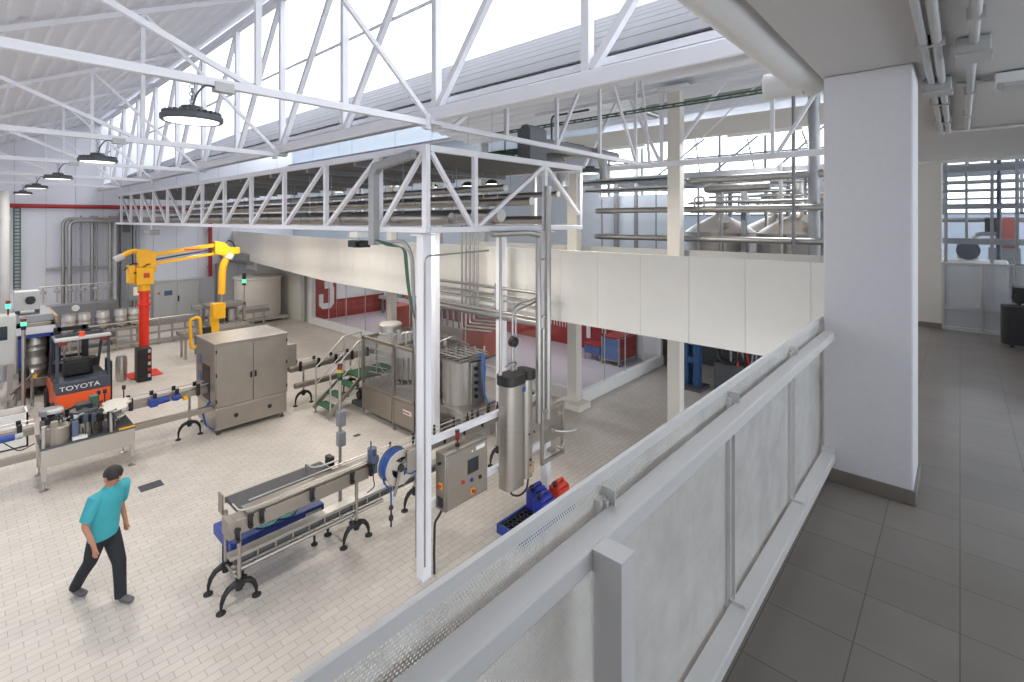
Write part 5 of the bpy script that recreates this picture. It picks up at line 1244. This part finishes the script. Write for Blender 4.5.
tag(MB().cyl((-30.2, 9.0, 1.95), (-30.2, 9.0, 5.2), .1, 12).box(-30.5, -30.2, 8.95, 9.05, 2.4, 2.5).box(-30.5, -30.2, 8.95, 9.05, 4.4, 4.5).build('sprinkler_pipe', 'redpipe'), 'short vertical red pipe where the parapet meets the far wall', 'pipe')
o = MB(); p = onx(17, 240, -30.35)
for s in (-.1, .1): o.box(-30.4, -30.3, p.y + s - .02, p.y + s + .02, 2.0, 5.6)
for k in range(24): o.box(-30.38, -30.32, p.y - .1, p.y + .1, 2.05 + k * .15, 2.09 + k * .15)
tag(o.build('cable_ladder', 'greenc'), 'narrow green cable ladder running up the far wall', 'cable ladder')
tag(MB().box(-30.45, -30.2, 2.5, 6.3, 2.75, 2.85).build('cable_tray', 'galv'), 'horizontal grey cable tray on the far wall above the kegs', 'cable tray')
p = onx(127, 215, -29.9)
t = thing('wall_duct', 'tall narrow grey duct on the far wall behind the yellow arm', 'duct', (-30.2, p.y, .4))
MB().box(-30.48, -30.0, p.y - .2, p.y + .2, .4, 5.4).build('casing', 'mgrey', t, .01)
MB().box(-30.0, -29.98, p.y - .15, p.y + .15, 4.4, 5.2).build('grille', 'dgrey', t)
# roller conveyor beside the gripper, machine and cream tank
t = thing('roller_conveyor', 'short steel roller conveyor beside the yellow gripper', 'conveyor', (-20.9, 6.2, 0))
MB().box(-21.2, -20.5, 5.2, 7.6, .82, .95).build('bed', 'steeld', t, .006)
m = MB()
for k in range(14): m.cyl((-21.15, 5.3 + k * .165, .96), (-20.55, 5.3 + k * .165, .96), .03, 8)
m.build('rollers', 'steel2', t)
for x in (-21.1, -20.6):
    for y in (5.35, 7.45): MB().cyl((x, y, 0), (x, y, .83), .04, 10).build('leg', 'steel', t)
MB().box(-21.25, -21.15, 5.8, 5.95, 0, 1.75).box(-21.3, -21.1, 5.7, 6.05, 1.65, 1.8).build('stop_post', 'mgrey', t)
t = thing('keg_turner', 'steel keg turning frame with a green signal lamp in front of the cream tank', 'machine', (-22.8, 7.3, 0))
for y in (6.65, 7.95):
    for x in (-23.2, -22.4): MB().box(x - .05, x + .05, y - .05, y + .05, 0, 1.5).build('post', 'steel', t)
MB().box(-23.25, -22.35, 6.6, 8.0, 1.42, 1.55).box(-23.25, -22.35, 6.6, 8.0, .7, .8).build('frame', 'steeld', t, .006)
MB().box(-23.0, -22.45, 6.8, 7.2, .8, 1.4).build('drive', 'dgrey', t, .01)
MB().cyl((-22.75, 7.55, .8), (-22.75, 7.55, 1.3), .22, 20).build('drum', 'steel2', t)
MB().box(-22.45, -22.4, 6.85, 7.0, .9, 1.35).build('cover', 'sred', t)
s = MB().cyl((-22.4, 7.95, 1.55), (-22.4, 7.95, 2.25), .025, 10).build('signal_post', 'steel', t)
MB().cyl((-22.4, 7.95, 2.25), (-22.4, 7.95, 2.35), .07, 14).cyl((-22.4, 7.95, 2.5), (-22.4, 7.95, 2.75), .07, 14).build('signal_body', 'black', s)
MB().cyl((-22.4, 7.95, 2.35), (-22.4, 7.95, 2.5), .075, 14).build('signal_lens', 'lgreen', s)
t = thing('storage_tank', 'large round cream plastic tank on a low stand near the far corner', 'tank', (-26.2, 9.95, 0))
MB().lathe([(0, .2), (1.02, .2), (1.05, .25), (1.05, 2.08), (1.12, 2.1), (1.12, 2.18), (1.05, 2.19), (0, 2.2)], (-26.2, 9.95, 0), 40).build('shell', 'tank', t)
MB().box(-27.3, -25.1, 8.9, 11.0, .12, .2).build('stand', 'lgrey', t)
for x in (-27.1, -25.3):
    for y in (9.1, 10.8): MB().box(x - .06, x + .06, y - .06, y + .06, 0, .12).build('leg', 'lgrey', t)
t = thing('air_duct', 'grey air duct and boxes above the cream tank', 'duct', (-28, 10.1, 2.4))
MB().cyl((-30.4, 9.8, 3.0), (-26.6, 9.8, 3.0), .28, 18).build('tube', 'galv', t)
MB().box(-27.6, -26.2, 9.9, 10.7, 2.45, 2.95).build('plenum', 'lgrey', t, .01)
MB().path([(-30.3, 9.3, .3), (-30.3, 9.3, 2.6), (-29.4, 9.3, 2.6)], .06, 10, .15).build('branch', 'galv', t)
# white camera hung under the platform
c = ony(359, 236, 4.31)
t = thing('projector', 'small dark device on a white bracket under the pipe platform', 'projector', tuple(c))
MB().box(c.x - .12, c.x + .12, c.y - .1, c.y + .1, 4.72, 4.81).cyl((c.x, c.y, 4.66), (c.x, c.y, 4.74), .02, 8).build('bracket', 'white', t)
MB().box(c.x - .18, c.x + .18, c.y - .1, c.y + .1, 4.56, 4.67).cyl((c.x + .1, c.y - .1, 4.61), (c.x + .1, c.y - .15, 4.61), .05, 14).build('body', 'black', t, .01)
c = ony(152, 230, 4.31)
t = thing('speaker', 'grey loudspeaker on a bracket under the far end of the pipe platform', 'speaker', (c.x, c.y, 4.5))
MB().box(c.x - .35, c.x + .35, c.y - .15, c.y + .15, 4.5, 4.66).build('body', 'galv', t, .02)
MB().cyl((c.x, c.y, 4.65), (c.x, c.y, 4.84), .03, 8).build('bracket', 'white', t)
# cable tray dropping at the corner post
o = MB().path([(-6.7, 4.2, 6.0), (-6.62, 4.2, 5.7), (-6.55, 4.2, 4.75)], .05, 8, .1)
m = thing('cable_duct', 'grey cable duct dropping from the platform corner and turning down beside the corner post', 'cable duct', (-6.2, 4.2, 1.3))
MB().prism([(-5.65, 5.98), (-6.62, 5.86), (-6.72, 5.74), (-6.72, 4.62), (-6.58, 4.62), (-6.58, 5.68), (-6.5, 5.76), (-5.65, 5.86)], 'y', 4.16, 4.26).build('upper_duct', 'galv', m)
MB().path([(-6.66, 4.22, 4.66), (-6.4, 4.22, 4.66), (-6.0, 4.3, 4.7), (-5.86, 4.34, 4.5), (-5.80, 4.34, 3.4), (-5.74, 4.34, 2.9), (-5.74, 4.34, .2)], .028, 10, .12).build('drop_duct', 'galv', m)
g = MB()
for k in range(5): g.path([(-6.6 + .02 * k, 4.2, 4.70), (-6.3, 4.2, 4.62 + .012 * k), (-5.92 - .016 * k, 4.28, 4.6), (-5.88 - .014 * k, 4.30, 4.1), (-5.82 - .01 * k, 4.30, 3.8), (-5.77, 4.32, 3.6)], .008, 6, .1)
g.build('cable', 'greenc', m)
# product pipes crossing in front of the packing room
t = thing('pipe_bundle', 'bundle of steel product pipes dropping from the platform behind the corner post', 'pipes', (-8.5, 9, 2.6))
for k in range(5):
    q = ony(462 + 3.9 * k, 240, 8.0); zz = 2.75 + .09 * k
    MB().path([(q.x, 8.0, 5.2), (q.x, 8.0, zz - .35), (q.x + .9, 8.1, zz - .3)], .026, 10, .06).build('drop_pipe', 'pipe', t)
for k, (y_, z_, r_) in enumerate(((7.9, 3.52, .035), (7.95, 3.36, .022), (7.95, 3.24, .022), (7.9, 2.9, .075), (7.7, 3.05, .03))):
    MB().cyl((-10.3, y_, z_ + .0), (-6.3, y_, z_ - .02), r_, 12).build('cross_pipe', 'pipe', t)
for x in (-9.9, -7.6, -6.4): MB().box(x - .02, x + .02, 7.86, 7.98, 2.8, 3.6).build('hanger', 'galv', t)
m = MB()
for k in range(4): m.cyl((-7.75, 7.95, 2.9 + k * .16), (-7.45, 7.95, 2.9 + k * .16), .04, 12)
m.cyl((-7.6, 7.95, 2.8), (-7.6, 7.95, 3.6), .05, 12).build('manifold', 'steel2', t)

# ================================================================== upper brewhouse behind the walkway
for i, (x, y, r, lb) in enumerate(((-5.2, 14.8, .95, 'stainless brew vessel with a conical dome nearest the pale column'), (-3.05, 14.3, .95, 'stainless brew vessel with a conical dome next to the pillar'), (-4.4, 17.5, 1.0, 'stainless brew vessel standing behind the two front ones'))):
    t = thing('brew_vessel', lb, 'tank', (x, y, FLZ), 'brew vessels')
    MB().lathe([(r, 0), (r, 1.25), (r + .03, 1.26), (r + .03, 1.31), (r, 1.32)], (x, y, FLZ), 40).build('shell', 'steel', t)
    MB().lathe([(r, 1.32), (r * .75, 1.5), (r * .4, 1.68), (.14, 1.8), (.12, 1.85)], (x, y, FLZ), 40).build('dome', 'copper', t)
    MB().lathe([(.12, 1.8), (.12, 2.6), (.16, 2.62), (.16, 2.66)], (x, y, FLZ), 20).build('chimney', 'steel2', t)
    MB().cyl((x + .3, y - .55, FLZ + 1.5), (x + .38, y - .7, FLZ + 1.68), .16, 18).build('manway', 'steel2', t)
bp = [('lower of two horizontal steel pipes in front of the blue grey wall', 236.5, 595, 11.75, .072, -.5), ('upper of two horizontal steel pipes in front of the blue grey wall', 211, 596, 11.75, .072, -.5),
      ('long steel pipe at the top of the rack beside the pale column', 181, 688, 11.9, .085, -.5), ('dark steel pipe under the topmost rack pipe', 189, 706, 12.3, .095, -3.2), ('steel pipe in the rack just above the vessel domes', 203, 688, 13.0, .04, -.5), ('dark grey pipe high above the back beam', 110, 640, 11.6, .08, -.5)]
for lb, py, px, Y, r, x1 in bp:
    p = ony(px, py, Y)
    tag(MB().path([(p.x, Y + .9, p.z), (p.x, Y, p.z), (x1, Y, p.z + .02)], r, 14, .12).build('steel_pipe', 'pipe'), lb, 'pipe', 'brewhouse pipes')
for lb, px, Y, r, z0, z1 in (('fat vertical grey duct beside the pillar above the parapet', 814, 11.9, .115, FLZ, 8.2), ('thin vertical pipe left of the fat duct beside the pillar', 793.5, 11.6, .035, FLZ, 7.6),
                             ('thin vertical conduit bending beside the blue grey wall', 602, 12.6, .02, FLZ, 5.6), ('dark vertical channel on the blue grey wall', 636, 13.2, .06, FLZ, 7.4), ('second thin vertical pipe on the blue grey wall', 656, 13.0, .02, FLZ, 6.0)):
    p = ony(px, 220, Y)
    tag(MB().cyl((p.x, Y, z0), (p.x, Y, z1), r, 16).cyl((p.x, Y, z0 + 1.2), (p.x, Y, z0 + 1.25), r + .012, 16).build('vertical_pipe', 'galv' if r > .1 else 'mgrey'), lb, 'pipe')
# pipe racks, trays and ducts high over the walkway
random.seed(5)
t = thing('pipe_rack', 'dense rack of small steel pipes and valves among the brew vessels', 'pipes', (-3, 15, 5))
for k in range(16):
    z = 5.2 + .11 * (k % 9) + .03 * (k % 4); y = 12.9 + .33 * k
    MB().cyl((-5.3 + .2 * (k % 4), y, z), (-.6, y, z), .022 + .012 * (k % 3), 10).build('pipe', 'pipe', t)
for k in range(12):
    x = -5.2 + .4 * k; y = 13.2 + .6 * (k % 5)
    MB().cyl((x, y, FLZ), (x, y, 6.1 + .15 * (k % 3)), .03 + .015 * (k % 2), 10).build('riser', ('mgrey', 'pipe')[k % 2], t)
for k in range(10):
    x = -5.2 + .45 * k; y = 12.95 + .33 * (k % 6)
    MB().path([(x, y, 5.35), (x, y, 5.6), (x + .25, y, 5.6), (x + .25, y, 5.1)], .03, 8, .08).build('pipe_bend', 'steel2', t)
t = thing('gantry', 'grey steel gantry of beams and braces across the brewhouse', 'gantry', (-3, 15, 6))
for y in (13.4, 15.6, 17.8): MB().box(-8.5, 2.5, y - .06, y + .06, 6.15, 6.3).build('beam', 'mgrey', t)
for x in (-7.8, -5.9, -4.1, -2.4, -.6):
    MB().box(x - .05, x + .05, 13.4, 17.8, 6.02, 6.15).build('joist', 'mgrey', t)
    MB().bar((x, 15.6, 6.3), (x + 1.0, 17.8, 7.9), .05, .05).bar((x + .9, 17.8, 6.2), (x, 19.5, 8.2), .04, .04).build('brace', 'mgrey', t)
    for y in (13.4, 17.8): MB().box(x - .06, x + .06, y - .06, y + .06, FLZ, 6.15).build('post', 'mgrey', t)
o = MB()
for s in (-.12, .12): o.box(-10, -1.6, 10.05 + s - .012, 10.05 + s + .012, 7.4, 7.43)
for k in range(36): o.box(-10 + k * .23, -9.97 + k * .23, 9.93, 10.17, 7.4, 7.42)
o.path([(-9.2, 9.9, 6.5), (-9.2, 9.9, 7.4)], .02, 6).path([(-7.6, 9.9, 6.3), (-7.6, 9.9, 7.6), (-6.5, 9.9, 7.6)], .025, 6, .1)
tag(o.build('cable_tray', 'greenc'), 'long green cable tray high over the walkway', 'cable tray')
o = MB()
for k in range(6): o.box(-9.5 + .0 * k, -6.2, 8.6 + .12 * k, 8.64 + .12 * k, 6.62, 6.66)
for k in range(12): o.box(-9.5 + k * .3, -9.46 + k * .3, 8.55, 9.25, 6.58, 6.64)
tag(o.build('cable_tray', 'greenc'), 'wide green cable tray over the end of the pipe platform', 'cable tray')
t = thing('vent_duct', 'dark grey box duct standing on the pipe platform', 'duct', (-8.3, 8.6, 6.05))
p = ony(533, 140, 7.4)
MB().prism([(p.x - .14, 6.06), (p.x + .18, 6.06), (p.x + .18, 6.72), (p.x + .1, 6.8), (p.x - .02, 6.8), (p.x - .14, 6.66)], 'y', 7.1, 7.6).build('casing', 'mgrey', t, .006)
MB().cyl((p.x, 7.6, 6.5), (p.x, 10.5, 6.5), .12, 14).build('branch', 'galv', t)
for i, (y, z, r, x0, x1, lb) in enumerate(((8.8, 6.35, .14, -12, -6.6, 'fat silver insulated pipe lying over the end of the pipe platform'), (9.4, 6.5, .1, -12, -5.9, 'silver insulated pipe behind the fat one over the pipe platform'))):
    o = MB().path([(x0, y, z), (x1 - .3, y, z), (x1, y, z), (x1, y + .2, z - .3), (x1, y + .2, z - .6)], r, 14, .2)
    tag(o.build('insulated_pipe', 'galv'), lb, 'pipe')
# dark tray stack left of the pale column (rack of shallow trays under the lattice girder)
t = thing('tray_rack', 'stack of flat grey trays under the back lattice girder', 'cable tray', (-6.3, 11.6, 5.7))
for k, (z, x0, x1) in enumerate(((5.76, -7.6, -5.2), (6.0, -8.4, -5.0))):
    MB().box(x0, x1, 11.4, 12.3, z, z + .03).box(x0, x1, 11.4, 11.42, z, z + .08).build('tray', ('lgrey', 'galv')[k % 2], t)
for x in (-7.2, -5.4): MB().cyl((x, 11.9, 5.7), (x, 11.9, 6.5), .012, 6).build('hanger', 'galv', t)

# ---- things seen through the gallery end glazing
t = thing('plant_frame', 'grey steel beams and posts outside the gallery glazing', 'frame', (.4, 11.5, FLZ))
for z, r in ((5.87, .05), (5.23, .045), (4.64, .05)): MB().box(-.8, 3.2, 11.45 - r, 11.45 + r, z - r, z + r).build('beam', 'mgrey', t)
for px in (946, 992, 1017):
    p = ony(px, 220, 11.3); MB().box(p.x - .022, p.x + .022, 11.27, 11.33, FLZ, 6.6).build('post', 'mgrey', t)
for k, (y_, z_, r_) in enumerate(((12.6, 5.55, .03), (13.0, 5.0, .045), (12.8, 5.4, .02), (13.4, 5.75, .04))): MB().cyl((-1.2, y_, z_), (3.4, y_, z_), r_, 10).build('cross_pipe', ('mgrey', 'pipe')[k % 2], t)
for k in range(7): MB().cyl((-.75 + .42 * k, 12.2 + .2 * (k % 3), FLZ), (-.75 + .42 * k, 12.2 + .2 * (k % 3), 6.4), .022 + .012 * (k % 2), 10).build('riser', ('mgrey', 'slate')[k % 2], t)
for k in range(4): MB().path([(-.5 + .7 * k, 12.5, FLZ), (-.5 + .7 * k, 12.5, 4.6 + .15 * k), (.0 + .7 * k, 12.5, 4.6 + .15 * k), (.0 + .7 * k, 12.5, FLZ)], .04, 10, .1).build('pipe_bend', 'pipe', t)
p = ony(968, 250, 11.9)
t = thing('electric_motor', 'dark round electric motor on a white pump outside the gallery glazing', 'motor', (p.x, 11.9, FLZ))
MB().cyl((p.x, 11.7, 4.47), (p.x, 12.1, 4.47), .16, 22).cyl((p.x, 11.66, 4.47), (p.x, 11.7, 4.47), .1, 18).build('body', 'slate', t)
MB().box(p.x - .6, p.x + .5, 11.75, 12.2, FLZ, 4.3).build('pump_base', 'white', t, .02)
p2 = ony(1004, 233, 12.6)
t = thing('round_machine', 'round rust red machine housing outside the gallery glazing', 'machine', (p2.x, 12.6, FLZ))
MB().cyl((p2.x - .1, 12.6, 4.75), (p2.x + .15, 12.6, 4.75), .3, 24).build('housing', 'copperm', t)
MB().cyl((p2.x - .25, 12.6, 4.9), (p2.x - .1, 12.6, 4.9), .15, 16).build('drive', 'black', t)
MB().box(p2.x - .2, p2.x + .2, 12.4, 12.8, FLZ, 4.5).build('stand', 'mgrey', t)

# ---- packing room things and service bay under the walkway
def red_machine(x, y, w, l, h, label, m='redcab'):
    t = thing('cabinet', label, 'cabinet', (x, y, .12), 'red cabinets in the packing room')
    MB().box(x - w / 2, x + w / 2, y - l / 2, y + l / 2, .2, h).build('body', m, t, .02)
    MB().box(x - w / 2 + .04, x + w / 2 - .04, y - l / 2 + .03, y + l / 2 - .03, .12, .2).build('plinth', 'dgrey', t)
    MB().box(x - w / 2 + .05, x + w / 2 - .05, y - l / 2 - .012, y - l / 2, .3, h - .1).build('door', m, t, .006)
    return t
p = ony(482, 345, 12.6); red_machine(p.x, 12.6, 1.1, .9, 1.75, 'brick red machine cabinet behind the packing room glazing')
p = ony(400, 330, 13.2); red_machine(p.x, 13.2, .9, .8, 1.2, 'brick red bin seen between the two far white posts')
t = thing('shelf_trolley', 'blue and red glazed trolley in the packing room', 'trolley', (-8.7, 15.2, .12))
x0, x1, y0, y1 = -9.05, -8.4, 14.6, 15.8
for x in (x0, x1):
    for y in (y0, y1): MB().box(x - .025, x + .025, y - .025, y + .025, .2, 1.05).cyl((x - .02, y, .17), (x + .02, y, .17), .05, 12).build('post', 'galv', t)
MB().box(x0, x1, y0, y1, 1.02, 1.07).build('top', 'redwall', t, .004)
MB().box(x1 - .012, x1, y0 + .04, y1 - .04, .3, 1.0).build('side_panel', 'redwall', t)
MB().box(x0 + .03, x1 - .03, y0, y0 + .012, .3, 1.0).build('front_panel', mat('blue_panel', lin(84, 108, 150), .3), t)
MB().box(x0, x1, y0, y1, .26, .3).build('shelf', 'galv', t)
t = thing('low_trolley', 'low blue trolley with a red top beside the glazed trolley', 'trolley', (-9.5, 14.9, .12))
MB().box(-9.85, -9.15, 14.65, 15.2, .62, .68).build('top', 'redwall', t, .004)
MB().box(-9.82, -9.18, 14.67, 15.18, .35, .62).build('body', mat('blue_body', lin(70, 100, 150), .4), t)
for x in (-9.8, -9.2):
    for y in (14.7, 15.15): MB().cyl((x, y, .12), (x, y, .36), .03, 10).build('leg', 'galv', t)
# numerals painted on the packing room walls
MB().box(-23.25, -23.195, 11.5, 12.55, .12, 2.9).build('sign_panel', 'redwall')
o = bpy.data.objects['sign_panel']; tag(o, 'tall red wall panel with a white numeral at the packing room end', 'sign')
nm = MB(); sx = (-23.197, -23.185)
for y0, y1, z0, z1 in ((12.2, 12.42, .85, 1.62), (12.2, 12.42, 1.98, 2.7), (11.64, 11.86, .9, 1.36), (11.64, 11.86, 2.2, 2.66), (11.92, 12.2, 1.62, 1.98)): nm.box(*sx, y0, y1, z0, z1)
nm.prism([(11.64, .9), (11.64, .82), (11.82, .63), (12.24, .63), (12.42, .85), (12.2, .9)], 'x', *sx)
nm.prism([(11.64, 2.66), (11.82, 2.86), (12.24, 2.86), (12.42, 2.7), (12.2, 2.62)], 'x', *sx).prism([(12.2, 1.98), (12.42, 1.98), (12.36, 1.8), (12.42, 1.62), (12.2, 1.62)], 'x', *sx)
nm.build('numeral', 'white', o)
o = MB().box(-11.0, -9.9, 15.9, 15.94, .12, 2.3).build('sign_panel', 'redwall'); tag(o, 'red wall panel with the white numeral one behind the fat vertical pipe', 'sign')
text('1', 'numeral', 'white', 1.9, (-10.45, 15.89, 1.1), FACE_MY, o, .004, .95)
# shelves of goods along the packing room wall
t = thing('packing_line', 'white packing machine with small parts along the packing room wall', 'machine', (-20, 15, .12))
MB().box(-22.6, -17.6, 14.6, 15.5, .9, 1.05).build('bed', 'lgrey', t)
for k in range(6): MB().box(-22.5 + k * .95, -22.42 + k * .95, 14.7, 14.8, .12, .9).build('leg', 'galv', t)
for k in range(8): MB().box(-22.4 + k * .6, -22.05 + k * .6, 14.8, 15.3, 1.05, 1.35 + .12 * (k % 3)).build('unit', ('white', 'lgrey', 'mgrey', 'redcab')[k % 4], t, .01)
t = thing('rack_machine', 'steel machine with a row of red knobs behind the filler', 'machine', (-14.6, 12.6, .12))
MB().box(-15.6, -13.3, 12.2, 13.0, .12, 1.0).build('base', 'steeld', t)
for k in range(7):
    MB().cyl((-15.4 + k * .33, 12.3, 1.0), (-15.4 + k * .33, 12.3, 1.7), .04, 10).build('stem', 'mgrey', t)
    MB().ball((-15.4 + k * .33, 12.3, 1.72), .1, 12).build('knob', 'redcab', t)
for x in (-15.6, -13.3): MB().box(x - .03, x + .03, 12.17, 12.23, 1.0, 2.3).build('post', 'mgrey', t)
MB().box(-15.6, -13.3, 12.17, 12.23, 1.95, 2.0).build('rail', 'mgrey', t)
# service bay
c = onz(706, 380, 0)
t = thing('press', 'blue hydraulic press at the back of the dim service bay', 'press', (c.x, 14.6, 0))
bx_, by_ = -5.95, 14.6
K['press'] = mat('press_blue_paint', lin(46, 78, 120), .5)
for dx in (-.17, .17): MB().box(bx_ + dx - .09, bx_ + dx + .09, by_ - .12, by_ + .12, .1, 2.2).build('column', 'press', t, .01)
MB().box(bx_ - .27, bx_ + .27, by_ - .15, by_ + .15, 1.95, 2.3).build('crown', 'press', t, .01)
MB().box(bx_ - .27, bx_ + .27, by_ - .15, by_ + .15, .75, .95).build('bed', 'press', t, .01)
MB().box(bx_ - .25, bx_ + .25, by_ + .1, by_ + .14, .1, 2.0).build('back_plate', 'press', t)
MB().box(bx_ - .35, bx_ + .4, by_ - .35, by_ + .35, 0, .1).build('base', 'dgrey', t, .01)
MB().cyl((bx_, by_, 1.3), (bx_, by_, 1.95), .1, 16).build('ram', 'steel', t)
t = thing('hose_stand', 'dark machine with hoses and a round wheel beside the blue press', 'machine', (-4.8, 14.9, 0))
MB().box(-5.3, -4.3, 14.6, 15.3, 0, .9).build('base', 'dgrey', t, .02)
MB().torus((-4.9, 14.55, 1.2), .28, .05, 'y').build('wheel', 'black', t)
for k in range(5): MB().path([(-5.0 + .18 * k, 14.6, .9), (-5.0 + .2 * k, 14.5, 1.5), (-4.8 + .15 * k, 14.7, 1.7), (-4.6 + .1 * k, 14.8, .9)], .03, 8, .15).build('hose', ('black', 'mgrey', 'can_red')[k % 3], t)
t = thing('locker', 'tall dark cabinet at the back of the service bay', 'cabinet', (-3.6, 15.4, 0))
MB().box(-4.0, -3.0, 15.1, 15.7, 0, 2.4).build('body', 'slate', t, .01)
for a in (-3.98, -3.48): MB().box(a, a + .46, 15.08, 15.1, .08, 2.34).build('door', 'slate', t, .006)
# lamps added to brighten the rooms under the walkway and brewhouse (ceiling strip lamps)
for i, (x, y, z, L, w, lb) in enumerate(((-20, 13.6, 3.0, 4.0, 60, 'added long ceiling strip lamp at the far end of the packing room'), (-13.5, 13.6, 3.0, 4.0, 60, 'added long ceiling strip lamp over the middle of the packing room'), (-9.2, 13.6, 3.0, 2.0, 45, 'added short ceiling strip lamp at the near end of the packing room'), (-4.5, 13.2, 3.0, 1.6, 14, 'added ceiling strip lamp in the dim service bay'))):
    t = thing('added_strip_lamp', lb, 'lamp', (x, y, z), 'added ceiling strip lamps')
    MB().box(x - L / 2, x + L / 2, y - .07, y + .07, z - .02, z + .05).build('housing', 'white', t)
    MB().box(x - L / 2 + .03, x + L / 2 - .03, y - .05, y + .05, z - .035, z - .02).build('diffuser', 'lens', t)
    d = bpy.data.lights.new('added_strip_light', 'AREA'); d.shape = 'RECTANGLE'; d.size = L * .95; d.size_y = .1; d.energy = w; d.color = (.98, .97, 1)
    o = bpy.data.objects.new('added_strip_light', d); COL.objects.link(o); o.parent = t; o.location = (0, 0, -.045)
